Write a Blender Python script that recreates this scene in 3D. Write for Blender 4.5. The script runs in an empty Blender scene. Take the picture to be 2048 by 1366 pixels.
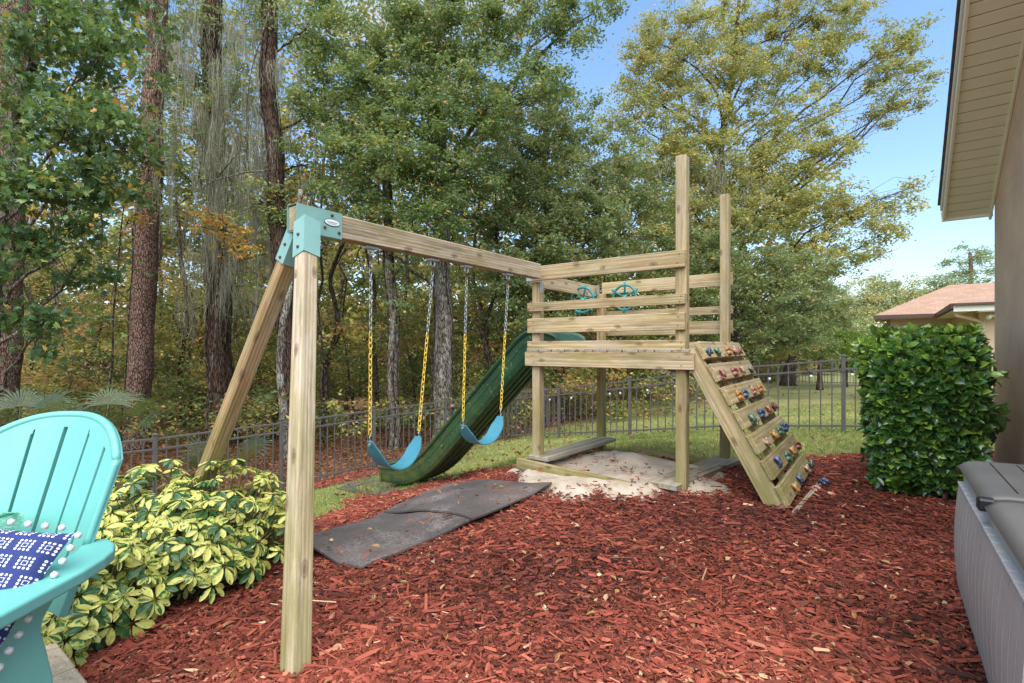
import bpy, bmesh, math, random
import numpy as np
from mathutils import Vector, Matrix

R = np.random.default_rng(11)
random.seed(5)
SC = bpy.context.scene
COL = SC.collection

# ------------------------------------------------------------------ camera
F = 1005.0            # focal length in pixels of the 2048 px wide photograph
HY = 695.0            # row of the horizon
cam = bpy.data.cameras.new('camera')
cam.sensor_width = 36.0
cam.lens = F / 2048 * 36
cam.shift_y = (HY - 683) / 2048
cam.clip_start = 0.05
cam.clip_end = 2000
camo = bpy.data.objects.new('camera', cam)
camo.location = (0, 0, 0)
camo.rotation_euler = (math.pi / 2, 0, 0)
COL.objects.link(camo)
SC.camera = camo

# ------------------------------------------------------------------ sky and sun
SUN_EL, SUN_AZ = math.radians(58), math.radians(184)     # azimuth clockwise from +Y (behind the camera, to the right)
world = bpy.data.worlds.new('World')
SC.world = world
world.use_nodes = True
wt = world.node_tree
wt.nodes.clear()


def nd(nt, kind, props=None, **ins):
    n = nt.nodes.new(kind)
    for k, v in (props or {}).items():
        setattr(n, k, v)
    for k, v in ins.items():
        if k.startswith('i') and k[1:].isdigit():
            s = n.inputs[int(k[1:])]
        else:
            s = n.inputs[k.replace('_', ' ')]
        if isinstance(v, bpy.types.NodeSocket):
            nt.links.new(v, s)
        elif v is not None:
            s.default_value = v
    return n


def mth(nt, op, a, b=None, c=None, clamp=False):
    n = nt.nodes.new('ShaderNodeMath')
    n.operation = op
    n.use_clamp = clamp
    for i, v in enumerate((a, b, c)):
        if v is None:
            continue
        if isinstance(v, bpy.types.NodeSocket):
            nt.links.new(v, n.inputs[i])
        else:
            n.inputs[i].default_value = v
    return n.outputs[0]


def vm(nt, op, a, b=None):
    n = nt.nodes.new('ShaderNodeVectorMath')
    n.operation = op
    for i, v in enumerate((a, b)):
        if v is None:
            continue
        if isinstance(v, bpy.types.NodeSocket):
            nt.links.new(v, n.inputs[i])
        else:
            n.inputs[i].default_value = v
    return n.outputs[0]


def mixc(nt, fac, a, b, mode='MIX'):
    n = nt.nodes.new('ShaderNodeMix')
    n.data_type = 'RGBA'
    n.blend_type = mode
    for i, v in ((0, fac), (6, a), (7, b)):
        if isinstance(v, bpy.types.NodeSocket):
            nt.links.new(v, n.inputs[i])
        else:
            n.inputs[i].default_value = v if i == 0 else (tuple(v) + (1,))[:4]
    return n.outputs[2]


def ramp(nt, fac, stops, interp='LINEAR'):
    n = nt.nodes.new('ShaderNodeValToRGB')
    n.color_ramp.interpolation = interp
    e = n.color_ramp.elements
    while len(e) < len(stops):
        e.new(0.5)
    for i, (p, c) in enumerate(stops):
        e[i].position = p
        e[i].color = (c, c, c, 1) if isinstance(c, (int, float)) else tuple(c) + (1,)
    if isinstance(fac, bpy.types.NodeSocket):
        nt.links.new(fac, n.inputs[0])
    return n.outputs[0]


sky = nd(wt, 'ShaderNodeTexSky', dict(sky_type='NISHITA', sun_disc=False, sun_elevation=SUN_EL, sun_rotation=SUN_AZ,
                                      air_density=1.3, dust_density=0.4, ozone_density=1.6, altitude=0))
tc = nd(wt, 'ShaderNodeTexCoord')
sep = nd(wt, 'ShaderNodeSeparateXYZ', i0=tc.outputs['Generated'])
zc = mth(wt, 'MAXIMUM', sep.outputs[2], 0.0)
den = mth(wt, 'ADD', zc, 0.28)
cx = mth(wt, 'DIVIDE', sep.outputs[0], den)
cy = mth(wt, 'DIVIDE', sep.outputs[1], den)
cv = nd(wt, 'ShaderNodeCombineXYZ', i0=cx, i1=cy, i2=0.7)
cn = nd(wt, 'ShaderNodeTexNoise', i0=cv.outputs[0], Scale=1.7, Detail=9.0, Roughness=0.6)
cm = ramp(wt, cn.outputs[0], [(0.55, 0.0), (0.74, 1.0)])
hzn = ramp(wt, zc, [(0.0, (.62, .63, .70)), (0.22, (.72, .79, .88)), (0.6, (.78, .90, .95))])
skc = nd(wt, 'ShaderNodeBackground', Color=mixc(wt, 1.0, sky.outputs[0], hzn, 'MULTIPLY'), Strength=0.12)
clc = nd(wt, 'ShaderNodeBackground', Color=(0.9, 0.95, 1.0, 1), Strength=0.42)
mx = nd(wt, 'ShaderNodeMixShader', i0=mth(wt, 'MULTIPLY', cm, 0.9), i1=skc.outputs[0], i2=clc.outputs[0])
wo = nd(wt, 'ShaderNodeOutputWorld', Surface=mx.outputs[0])

sun = bpy.data.lights.new('sun', 'SUN')
sun.energy = 2.7
sun.angle = math.radians(78)
sun.color = (1.0, 0.93, 0.82)
suno = bpy.data.objects.new('sun', sun)
sd = Vector((math.sin(SUN_AZ) * math.cos(SUN_EL), math.cos(SUN_AZ) * math.cos(SUN_EL), math.sin(SUN_EL)))
suno.rotation_euler = sd.to_track_quat('Z', 'Y').to_euler()
suno.location = (3, -6, 12)
COL.objects.link(suno)

SC.view_settings.view_transform = 'Standard'
SC.view_settings.look = 'None'
SC.view_settings.gamma = 1
SC.view_settings.use_curve_mapping = False
SC.view_settings.exposure = 1.32
SC.render.engine = 'CYCLES'
SC.cycles.use_denoising = True
SC.cycles.max_bounces = 6
SC.cycles.diffuse_bounces = 4
SC.cycles.glossy_bounces = 2
SC.cycles.transmission_bounces = 3
SC.cycles.transparent_max_bounces = 4

# ------------------------------------------------------------------ helpers: geometry
TH = math.atan(742 / 1005)
S = Vector((math.sin(TH), math.cos(TH), 0))      # along the side of the play tower, away from the camera
Pd = Vector((math.cos(TH), -math.sin(TH), 0))    # along its front, to the right
UP = Vector((0, 0, 1))


def P(px, py, Y):
    return Vector(((px - 1024) / F * Y, Y, (HY - py) / F * Y))


# terrain: thin plate spline through heights measured in the photograph
CP = np.array([
    (1.41, 4.08, -1.19), (.18, 4.99, -1.21), (1.03, 6.15, -1.25), (2.27, 5.25, -1.22), (-.85, 1.95, -1.28), (.33, 4.2, -1.2),
    (2.06, 3.73, -1.2), (2.89, 4.79, -1.21), (.9, 1.5, -1.2), (2, 2, -1.19), (0, 0, -1.2), (-1.2, 0, -1.22), (-2.2, 2.4, -1.34),
    (-1.8, 3.9, -1.48), (-.7, 4.3, -1.33), (-1.83, 6.9, -1.97), (-.6, 6.0, -1.62), (-3.0, 5.5, -1.95), (-3.96, 8.63, -2.48), (-2.74, 9.97, -2.43), (-5.2, 7.27, -2.5),
    (-.3, 12.9, -2.38), (1.09, 12, -2.16), (2.52, 10.75, -1.88), (5.39, 8.17, -1.38), (4, 5, -1.18), (5, 2, -1.15),
    (8, 11, -1.5), (10, 26, -1.87), (20, 24, -1.87), (15, 15, -1.6), (6, 20, -2.0), (30, 40, -1.9), (-10, 20, -2.7),
    (-20, 10, -2.75), (-10, 40, -2.8), (60, 60, -1.9), (-60, 60, -2.9), (-20, -12, -1.8), (20, -12, -1.2), (0, -12, -1.2), (-5, 2.5, -1.9), (-8, 5, -2.5)])


def _tps(r):
    return np.where(r > 1e-9, r * r * np.log(np.maximum(r, 1e-9)), 0)


_n = len(CP)
_A = np.zeros((_n + 3, _n + 3))
_A[:_n, :_n] = _tps(np.hypot(CP[:, None, 0] - CP[None, :, 0], CP[:, None, 1] - CP[None, :, 1])) + np.eye(_n) * 0.15
_A[:_n, _n] = 1
_A[:_n, _n + 1:] = CP[:, :2]
_A[_n:, :_n] = _A[:_n, _n:].T
_w = np.linalg.solve(_A, np.concatenate([CP[:, 2], np.zeros(3)]))


def _hash(ix, iy, s):
    h = (ix.astype(np.int64) * 374761393 + iy.astype(np.int64) * 668265263 + s * 1442695041) & 0xffffffff
    h = ((h ^ (h >> 13)) * 1274126177) & 0xffffffff
    return ((h ^ (h >> 16)) & 0xffff) / 65535.0


def vnoise(x, y, s=0):
    x = np.asarray(x, float)
    y = np.asarray(y, float)
    ix, iy = np.floor(x), np.floor(y)
    fx, fy = x - ix, y - iy
    fx, fy = fx * fx * (3 - 2 * fx), fy * fy * (3 - 2 * fy)
    a, b = _hash(ix, iy, s), _hash(ix + 1, iy, s)
    c, d = _hash(ix, iy + 1, s), _hash(ix + 1, iy + 1, s)
    return (a * (1 - fx) + b * fx) * (1 - fy) + (c * (1 - fx) + d * fx) * fy


def gz(x, y):
    x = np.atleast_1d(np.asarray(x, float))
    y = np.atleast_1d(np.asarray(y, float))
    cxx, cyy = np.clip(x, -60, 60), np.clip(y, -12, 60)
    out = np.full(cxx.shape, _w[_n])
    out = out + _w[_n + 1] * cxx + _w[_n + 2] * cyy
    for i in range(_n):
        out = out + _w[i] * _tps(np.hypot(cxx - CP[i, 0], cyy - CP[i, 1]))
    out = np.clip(out, -3.2, -1.0)
    near = np.exp(-((x / 9) ** 2 + ((y - 4) / 9) ** 2))
    out = out + near * ((vnoise(x * 1.7, y * 1.7, 3) - .5) * .045 + (vnoise(x * 5, y * 5, 4) - .5) * .018)
    return out


def g1(x, y):
    return float(gz(x, y)[0])


def hit(px, py):
    """the point of the ground seen at a pixel of the photograph"""
    ux, uz = (px - 1024) / F, (HY - py) / F
    Ys = np.linspace(1.0, 45, 1400)
    d = uz * Ys - gz(ux * Ys, Ys)
    k = np.argmax(d < 0)
    Y = Ys[k] if d[k] < 0 else 45
    return Vector((ux * Y, Y, g1(ux * Y, Y)))


# ------------------------------------------------------------------ helpers: objects
def tag(o, label=None, cat=None, group=None, kind=None):
    if label:
        o['label'] = label
    if cat:
        o['category'] = cat
    if group:
        o['group'] = group
    if kind:
        o['kind'] = kind
    return o


def world_of(o):
    m = o.matrix_basis.copy()
    while o.parent:
        o = o.parent
        m = o.matrix_basis @ m
    return m


def put(name, data, M=None, parent=None):
    o = bpy.data.objects.new(name, data)
    COL.objects.link(o)
    M = M if M is not None else Matrix.Identity(4)
    if parent is not None:
        o.parent = parent
        o.matrix_basis = world_of(parent).inverted() @ M
    else:
        o.matrix_basis = M
    return o


def thing(name, loc, label, cat, group=None):
    o = put(name, None, Matrix.Translation(Vector(loc)))
    o.empty_display_size = 0.1
    return tag(o, label, cat, group)


def arr_mesh(name, verts, faces, mat, smooth=False, tone=None):
    """faces: (M,k) integer array or a list of lists"""
    me = bpy.data.meshes.new(name)
    verts = np.asarray(verts, dtype=np.float32)
    me.vertices.add(len(verts))
    me.vertices.foreach_set('co', verts.ravel())
    if isinstance(faces, np.ndarray):
        m, k = faces.shape
        tot = np.full(m, k, dtype=np.int32)
        idx = faces.ravel()
    else:
        tot = np.array([len(f) for f in faces], dtype=np.int32)
        idx = np.array([i for f in faces for i in f], dtype=np.int32)
    me.loops.add(len(idx))
    me.loops.foreach_set('vertex_index', idx.astype(np.int32))
    me.polygons.add(len(tot))
    st = np.zeros(len(tot), dtype=np.int32)
    st[1:] = np.cumsum(tot)[:-1]
    me.polygons.foreach_set('loop_start', st)
    me.polygons.foreach_set('loop_total', tot)
    me.polygons.foreach_set('use_smooth', np.full(len(tot), bool(smooth)))
    if tone is not None:
        a = me.attributes.new('tone', 'FLOAT', 'FACE')
        a.data.foreach_set('value', np.asarray(tone, dtype=np.float32))
    me.materials.append(mat)
    me.update(calc_edges=True)
    return me


_cache = {}


def chbox(sx, sy, sz, mat, c=0.004, seed=0):
    """box with chamfered edges, long axis on local X"""
    key = (round(sx, 3), round(sy, 3), round(sz, 3), mat.name, c)
    if key in _cache:
        return _cache[key]
    bm = bmesh.new()
    bmesh.ops.create_cube(bm, size=1)
    for v in bm.verts:
        v.co = Vector((v.co.x * sx, v.co.y * sy, v.co.z * sz))
    if c > 0:
        bmesh.ops.bevel(bm, geom=list(bm.edges), offset=min(c, sx * .3, sy * .3, sz * .3), segments=1, affect='EDGES')
    me = bpy.data.meshes.new('board')
    bm.to_mesh(me)
    bm.free()
    me.materials.append(mat)
    _cache[key] = me
    return me


def frame(x, z, origin):
    """matrix with local X along x and local Z near z"""
    x = Vector(x).normalized()
    y = Vector(z).cross(x).normalized()
    zz = x.cross(y)
    M = Matrix((x, y, zz)).transposed().to_4x4()
    M.translation = Vector(origin)
    return M


def board(name, a, b, w, t, mat, parent, wdir=UP, c=0.004, tdir=None):
    """a board from a to b; w is its size along wdir, t its thickness"""
    a, b = Vector(a), Vector(b)
    return put(name, chbox((b - a).length, t, w, mat, c), frame(b - a, wdir, (a + b) / 2), parent)


def tube_arrays(pts, rad, sides=8, cap=True, jit=0.0, twist=0.0):
    pts = [Vector(p) for p in pts]
    n = len(pts)
    V, Fc = [], []
    up = Vector((0.02, 0.03, 1))
    d0 = (pts[1] - pts[0]).normalized()
    u = d0.cross(Vector((0, 1, 0.01)) if abs(d0.z) > .7 else up).normalized()
    for i in range(n):
        d = (pts[min(i + 1, n - 1)] - pts[max(i - 1, 0)]).normalized()
        u = (u - d * u.dot(d)).normalized()
        v = d.cross(u)
        r = rad[i] if hasattr(rad, '__len__') else rad
        for k in range(sides):
            an = 2 * math.pi * k / sides + twist * i
            rr = r * (1 + (random.random() - .5) * jit)
            V.append(pts[i] + (u * math.cos(an) + v * math.sin(an)) * rr)
    for i in range(n - 1):
        for k in range(sides):
            k2 = (k + 1) % sides
            Fc.append([i * sides + k, i * sides + k2, (i + 1) * sides + k2, (i + 1) * sides + k])
    if cap:
        Fc.append(list(range(sides))[::-1])
        Fc.append([(n - 1) * sides + k for k in range(sides)])
    return [tuple(v) for v in V], Fc


class MB:
    def __init__(s):
        s.v, s.f = [], []

    def add(s, vf):
        o = len(s.v)
        s.v += list(vf[0])
        s.f += [[i + o for i in f] for f in vf[1]]
        return s

    def tube(s, pts, rad, sides=8, **k):
        return s.add(tube_arrays(pts, rad, sides, **k))

    def box(s, c, sx, sy, sz, M=None):
        q = []
        for x in (-.5, .5):
            for y in (-.5, .5):
                for z in (-.5, .5):
                    v = Vector((x * sx, y * sy, z * sz))
                    v = (M @ v if M else v) + Vector(c)
                    q.append(tuple(v))
        return s.add((q, [[0, 1, 3, 2], [4, 6, 7, 5], [0, 4, 5, 1], [2, 3, 7, 6], [0, 2, 6, 4], [1, 5, 7, 3]]))

    def build(s, name, mat, parent=None, smooth=False, M=None):
        o = put(name, arr_mesh(name, s.v, s.f, mat, smooth), Matrix.Identity(4), None)
        if parent is not None:
            o.parent = parent
            o.matrix_basis = world_of(parent).inverted() @ (M or Matrix.Identity(4))
        elif M:
            o.matrix_basis = M
        return o


def bezier(a, b, c, n=6):
    return [a * (1 - t) ** 2 + b * 2 * t * (1 - t) + c * t * t for t in [i / n for i in range(n + 1)]]


# ------------------------------------------------------------------ materials
def mat(name):
    m = bpy.data.materials.new(name)
    m.use_nodes = True
    nt = m.node_tree
    b = nt.nodes['Principled BSDF']
    return m, nt, b


def bump(nt, h, strength, dist, b):
    n = nd(nt, 'ShaderNodeBump', Strength=strength, Distance=dist, Height=h)
    nt.links.new(n.outputs[0], b.inputs['Normal'])


def simple(name, col, rough=.6, var=.12, scale=6, bmp=0.0, bscale=120, metal=0.0, dirt=None, dirtamt=.3, spec=.5, coords='Object'):
    m, nt, b = mat(name)
    t = nd(nt, 'ShaderNodeTexCoord').outputs[coords]
    n = nd(nt, 'ShaderNodeTexNoise', Vector=t, Scale=scale, Detail=6.0, Roughness=.65).outputs[0]
    lo = [c * (1 - var) for c in col]
    hi = [min(1, c * (1 + var)) for c in col]
    c = ramp(nt, n, [(.3, lo), (.7, hi)])
    if dirt:
        n2 = nd(nt, 'ShaderNodeTexNoise', Vector=t, Scale=scale * 2.7, Detail=8.0, Roughness=.75).outputs[0]
        c = mixc(nt, ramp(nt, n2, [(.62 - dirtamt * .35, 0.0), (.82 - dirtamt * .3, .85)]), c, dirt)
    nt.links.new(c, b.inputs['Base Color'])
    b.inputs['Roughness'].default_value = rough
    b.inputs['Metallic'].default_value = metal
    b.inputs['Specular IOR Level'].default_value = spec
    if bmp:
        h = nd(nt, 'ShaderNodeTexNoise', Vector=t, Scale=bscale, Detail=4.0).outputs[0]
        bump(nt, h, bmp, .01, b)
    return m


def wood_mat(name, base, dark, algae=(.225, .20, .062), amt=.62, grey=(.44, .38, .29)):
    m, nt, b = mat(name)
    t = nd(nt, 'ShaderNodeTexCoord').outputs['Object']
    rnd = nd(nt, 'ShaderNodeObjectInfo').outputs['Random']
    off = nd(nt, 'ShaderNodeCombineXYZ', i0=mth(nt, 'MULTIPLY', rnd, 37.0), i1=mth(nt, 'MULTIPLY', rnd, 11.0), i2=mth(nt, 'MULTIPLY', rnd, 5.0)).outputs[0]
    v = vm(nt, 'ADD', t, off)
    st = vm(nt, 'MULTIPLY', v, (1.6, 34.0, 34.0))
    streak = nd(nt, 'ShaderNodeTexNoise', Vector=st, Scale=1.0, Detail=7.0, Roughness=.7).outputs[0]
    # growth rings about an axis beside the board
    ro = nd(nt, 'ShaderNodeCombineXYZ', i0=mth(nt, 'MULTIPLY', rnd, 9.0), i1=mth(nt, 'MULTIPLY_ADD', rnd, .09, .03), i2=mth(nt, 'MULTIPLY_ADD', rnd, -.07, .02)).outputs[0]
    rv = vm(nt, 'MULTIPLY', vm(nt, 'ADD', t, ro), (.09, 1.0, 1.0))
    rings = nd(nt, 'ShaderNodeTexWave', dict(wave_type='RINGS', rings_direction='X'), Vector=rv, Scale=18.0, Distortion=2.6, Detail=3.0, Detail_Scale=1.3).outputs[0]
    c = ramp(nt, streak, [(.33, dark), (.5, base), (.68, [min(1, x * 1.3) for x in base])])
    c = mixc(nt, mth(nt, 'MULTIPLY', ramp(nt, rings, [(.0, 1.0), (.5, .0)]), .72), c, dark)
    big = nd(nt, 'ShaderNodeTexNoise', Vector=vm(nt, 'MULTIPLY', v, (1.8, 7.0, 7.0)), Scale=1.0, Detail=5.0).outputs[0]
    c = mixc(nt, mth(nt, 'MULTIPLY', ramp(nt, big, [(.42, 0.0), (.7, 1.0)]), .55), c, grey)
    # green growth, stronger towards the ground and on faces that look up
    geo = nd(nt, 'ShaderNodeNewGeometry')
    pz = nd(nt, 'ShaderNodeSeparateXYZ', i0=geo.outputs['Position']).outputs[2]
    low = mth(nt, 'MULTIPLY_ADD', pz, -.35, .0, clamp=True)
    al = nd(nt, 'ShaderNodeTexNoise', Vector=vm(nt, 'MULTIPLY', v, (2.3, 9.0, 9.0)), Scale=1.0, Detail=8.0, Roughness=.7).outputs[0]
    am = mth(nt, 'ADD', al, mth(nt, 'MULTIPLY', low, .46))
    c = mixc(nt, mth(nt, 'MULTIPLY', ramp(nt, am, [(.46, 0.0), (.74, 1.0)]), amt * 1.7, clamp=True), c, algae)
    # knots
    sv = nd(nt, 'ShaderNodeSeparateXYZ', i0=v).outputs
    kv = nd(nt, 'ShaderNodeCombineXYZ', i0=mth(nt, 'MULTIPLY', sv[0], 4.2), i1=mth(nt, 'MULTIPLY', mth(nt, 'ADD', sv[1], sv[2]), 9.0), i2=0.0).outputs[0]
    kv = vm(nt, 'ADD', kv, vm(nt, 'MULTIPLY', nd(nt, 'ShaderNodeTexNoise', Vector=v, Scale=14.0, Detail=2.0).outputs['Color'], (.12, .12, 0)))
    vo = nd(nt, 'ShaderNodeTexVoronoi', dict(voronoi_dimensions='2D'), Vector=kv, Scale=1.0)
    kn = ramp(nt, vo.outputs['Distance'], [(.06, 1.0), (.09, .5), (.13, .75), (.19, 0.0)])
    pick = mth(nt, 'GREATER_THAN', nd(nt, 'ShaderNodeSeparateColor', Color=vo.outputs['Color']).outputs[0], .62)
    c = mixc(nt, mth(nt, 'MULTIPLY', mth(nt, 'MULTIPLY', kn, pick), .72), c, (.10, .055, .028))
    dk = nd(nt, 'ShaderNodeTexNoise', Vector=vm(nt, 'MULTIPLY', v, (1.0, 13.0, 13.0)), Scale=1.0, Detail=9.0, Roughness=.75).outputs[0]
    c = mixc(nt, mth(nt, 'MULTIPLY', ramp(nt, dk, [(.54, 0.0), (.66, 1.0)]), .62), c, (.13, .105, .06))
    # dark weather checks
    ck = nd(nt, 'ShaderNodeTexNoise', Vector=vm(nt, 'MULTIPLY', v, (1.1, 60.0, 60.0)), Scale=1.0, Detail=3.0).outputs[0]
    c = mixc(nt, mth(nt, 'MULTIPLY', ramp(nt, ck, [(.27, 1.0), (.36, 0.0)]), .6), c, (.1, .07, .04))
    hs = nd(nt, 'ShaderNodeHueSaturation', Value=mth(nt, 'MULTIPLY_ADD', rnd, .26, .88), Color=c)
    nt.links.new(hs.outputs[0], b.inputs['Base Color'])
    b.inputs['Roughness'].default_value = .82
    b.inputs['Specular IOR Level'].default_value = .25
    hh = mth(nt, 'ADD', streak, mth(nt, 'MULTIPLY', rings, .35))
    bump(nt, hh, .5, .004, b)
    return m


def leaf_mat(name, stops, rough=.42, transl=.35, spec=.5):
    m, nt, b = mat(name)
    a = nd(nt, 'ShaderNodeAttribute', dict(attribute_name='tone')).outputs['Fac']
    c = ramp(nt, a, stops)
    nt.links.new(c, b.inputs['Base Color'])
    b.inputs['Roughness'].default_value = rough
    b.inputs['Specular IOR Level'].default_value = spec
    tr = nd(nt, 'ShaderNodeBsdfTranslucent', Color=mixc(nt, .4, c, (.5, .55, .08), 'SCREEN'))
    mxx = nd(nt, 'ShaderNodeMixShader', i0=transl, i1=b.outputs[0], i2=tr.outputs[0])
    nt.links.new(mxx.outputs[0], nt.nodes['Material Output'].inputs[0])
    return m


M = {}
M['wood'] = wood_mat('weathered_pine', (.47, .355, .20), (.27, .18, .085), amt=.48)
M['wood_post'] = wood_mat('weathered_pine_post', (.50, .40, .27), (.27, .19, .11), amt=.42)
M['wood_grey'] = wood_mat('grey_plank', (.36, .31, .25), (.17, .13, .10), amt=.14, grey=(.36, .34, .3))
M['wood_red'] = wood_mat('reddish_pine', (.40, .255, .13), (.18, .09, .04), amt=.62)
M['teal_steel'] = simple('painted_teal_steel', (.20, .37, .33), .45, .1, 5, bmp=.05, dirt=(.2, .33, .28), dirtamt=.1)
M['rust'] = simple('rusty_bolt', (.10, .035, .02), .7, .4, 60, bmp=.4)
M['zinc'] = simple('galvanised_steel', (.42, .44, .45), .45, .2, 40, metal=.65)
M['white_plate'] = simple('white_oval', (.75, .76, .76), .4, .03, 10)
M['ink'] = simple('dark_print', (.03, .05, .07), .5, .1, 10)
M['yellow_chain'] = simple('yellow_coated_chain', (.80, .55, .07), .45, .2, 22, dirt=(.45, .33, .12), dirtamt=.35)
M['swing_blue'] = simple('teal_blue_rubber', (.05, .21, .27), .38, .12, 9, bmp=.05)
M['wheel_teal'] = simple('teal_plastic', (.02, .20, .21), .4, .1, 9)
M['fence'] = simple('bronze_metal', (.105, .092, .085), .5, .18, 5, metal=.15)
M['fence_far'] = simple('bronze_metal_far', (.11, .10, .09), .55, .12, 3)
M['chair'] = simple('turquoise_plastic', (.14, .435, .385), .42, .04, 3, bmp=.04, bscale=220)
M['pom'] = simple('white_yarn', (.8, .8, .78), .95, .12, 90, bmp=.9, bscale=260)
M['mint'] = simple('mint_yarn', (.22, .62, .45), .95, .2, 60, bmp=.9, bscale=160)
M['black'] = simple('black_plastic', (.012, .012, .014), .4, .1, 9)


def slide_material():
    m, nt, b = mat('dark_green_plastic')
    t = nd(nt, 'ShaderNodeTexCoord').outputs['Object']
    n = nd(nt, 'ShaderNodeTexNoise', Vector=t, Scale=3.0, Detail=6.0).outputs[0]
    c = ramp(nt, n, [(.3, (.010, .048, .022)), (.7, (.017, .082, .036))])
    n2 = nd(nt, 'ShaderNodeTexNoise', Vector=vm(nt, 'MULTIPLY', t, (1, 1, .6)), Scale=48.0, Detail=4.0, Roughness=.7).outputs[0]
    n3 = nd(nt, 'ShaderNodeTexNoise', Vector=t, Scale=5.0, Detail=3.0).outputs[0]
    sp = mth(nt, 'ADD', n2, mth(nt, 'MULTIPLY_ADD', n3, .35, -.17))
    c = mixc(nt, ramp(nt, sp, [(.62, 0.0), (.67, .75)]), c, (.22, .30, .18))
    pz = nd(nt, 'ShaderNodeSeparateXYZ', i0=nd(nt, 'ShaderNodeNewGeometry').outputs['Position']).outputs[2]
    low = mth(nt, 'MULTIPLY_ADD', pz, -.62, -.2, clamp=True)
    n4 = nd(nt, 'ShaderNodeTexNoise', Vector=t, Scale=9.0, Detail=8.0).outputs[0]
    c = mixc(nt, mth(nt, 'MULTIPLY', low, ramp(nt, n4, [(.35, .2), (.65, 1.0)]), clamp=True), c, (.10, .115, .03))
    nt.links.new(c, b.inputs['Base Color'])
    b.inputs['Roughness'].default_value = .42
    return m


M['slide'] = slide_material()


def hold_mat(name, c1, c2):
    m, nt, b = mat(name)
    t = nd(nt, 'ShaderNodeTexCoord').outputs['Object']
    n = nd(nt, 'ShaderNodeTexNoise', Vector=t, Scale=26.0, Detail=3.0, Distortion=1.2).outputs[0]
    nt.links.new(ramp(nt, n, [(.4, c1), (.58, c2)]), b.inputs['Base Color'])
    b.inputs['Roughness'].default_value = .3
    return m


HM = {'b': hold_mat('blue_marbled_resin', (0.020, 0.039, 0.101), (0.125, 0.172, 0.250)), 'g': hold_mat('green_marbled_resin', (0.020, 0.078, 0.047), (0.172, 0.250, 0.156)),
      'o': hold_mat('orange_marbled_resin', (0.328, 0.117, 0.023), (0.429, 0.281, 0.109)), 'r': hold_mat('red_marbled_resin', (0.187, 0.035, 0.027), (0.390, 0.218, 0.156)),
      't': hold_mat('pink_marbled_resin', (0.281, 0.109, 0.070), (0.468, 0.351, 0.265)), 'd': hold_mat('dark_red_marbled_resin', (0.109, 0.016, 0.016), (0.281, 0.094, 0.070))}


def bark(name, c1, c2, sc=(14, 14, 3.5), lich=None, lamt=.0, moss=0.0):
    m, nt, b = mat(name)
    t = nd(nt, 'ShaderNodeTexCoord').outputs['Object']
    v = vm(nt, 'MULTIPLY', t, sc)
    w = nd(nt, 'ShaderNodeTexNoise', Vector=v, Scale=.6, Detail=4.0)
    v2 = vm(nt, 'ADD', v, vm(nt, 'MULTIPLY', w.outputs['Color'], (1.2, 1.2, 1.2)))
    vo = nd(nt, 'ShaderNodeTexVoronoi', dict(feature='DISTANCE_TO_EDGE'), Vector=v2, Scale=1.0).outputs[0]
    e = ramp(nt, vo, [(.0, 0.0), (.14, 1.0)])
    n = nd(nt, 'ShaderNodeTexNoise', Vector=v, Scale=1.1, Detail=7.0, Roughness=.7).outputs[0]
    c = ramp(nt, n, [(.3, c1), (.7, c2)])
    c = mixc(nt, mth(nt, 'SUBTRACT', 1.0, e), c, [x * .3 for x in c1])
    if lich:
        l = nd(nt, 'ShaderNodeTexNoise', Vector=vm(nt, 'MULTIPLY', t, (5, 5, 2.6)), Scale=1.0, Detail=9.0, Roughness=.75).outputs[0]
        c = mixc(nt, ramp(nt, l, [(.60 - lamt * .25, 0.0), (.70 - lamt * .2, .9)]), c, lich)
    nt.links.new(c, b.inputs['Base Color'])
    b.inputs['Roughness'].default_value = .95
    b.inputs['Specular IOR Level'].default_value = .15
    bump(nt, mth(nt, 'ADD', e, mth(nt, 'MULTIPLY', n, .5)), .9, .04, b)
    return m


M['bark_pine'] = bark('pine_bark', (.19, .11, .08), (.36, .235, .18), (24, 24, 7))
M['bark_dark'] = bark('dark_bark', (.075, .055, .04), (.18, .135, .10), (22, 22, 4))
M['bark_vine'] = bark('vine_covered_bark', (.07, .042, .028), (.2, .125, .085), (40, 40, 3), (.16, .155, .11), .25)
M['bark_lichen'] = bark('lichen_bark', (.15, .12, .09), (.28, .235, .19), (26, 26, 5), (.42, .42, .36), .42)
M['moss'] = leaf_mat('spanish_moss', [(0, (0.167, 0.160, 0.119)), (.5, (0.266, 0.256, 0.197)), (1, (0.396, 0.383, 0.293))], .9, .25, .1)

M['leaf_maple'] = leaf_mat('broad_star_leaves', [(0, (0.042, 0.090, 0.035)), (.45, (0.078, 0.168, 0.058)), (.8, (0.182, 0.279, 0.064)), (.93, (0.389, 0.365, 0.072)), (.97, (0.750, 0.451, 0.087)), (1, (0.750, 0.300, 0.087))], .36, .32)
M['leaf_oak'] = leaf_mat('oak_leaves', [(0, (0.057, 0.107, 0.041)), (.45, (0.132, 0.207, 0.068)), (.8, (0.257, 0.315, 0.086)), (.93, (0.547, 0.427, 0.099)), (.97, (0.750, 0.449, 0.099)), (1, (0.750, 0.336, 0.143))], .36, .34)
M['leaf_mid'] = leaf_mat('olive_leaves', [(0, (0.079, 0.120, 0.048)), (.45, (0.177, 0.231, 0.089)), (.8, (0.309, 0.340, 0.119)), (.93, (0.594, 0.432, 0.130)), (1, (0.750, 0.350, 0.158))], .38, .36)
M['leaf_sun'] = leaf_mat('yellow_green_leaves', [(0, (0.155, 0.178, 0.063)), (.45, (0.295, 0.305, 0.095)), (.8, (0.484, 0.419, 0.126)), (.93, (0.726, 0.482, 0.126)), (.97, (0.750, 0.464, 0.126)), (1, (0.750, 0.305, 0.190))], .42, .4)
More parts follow.
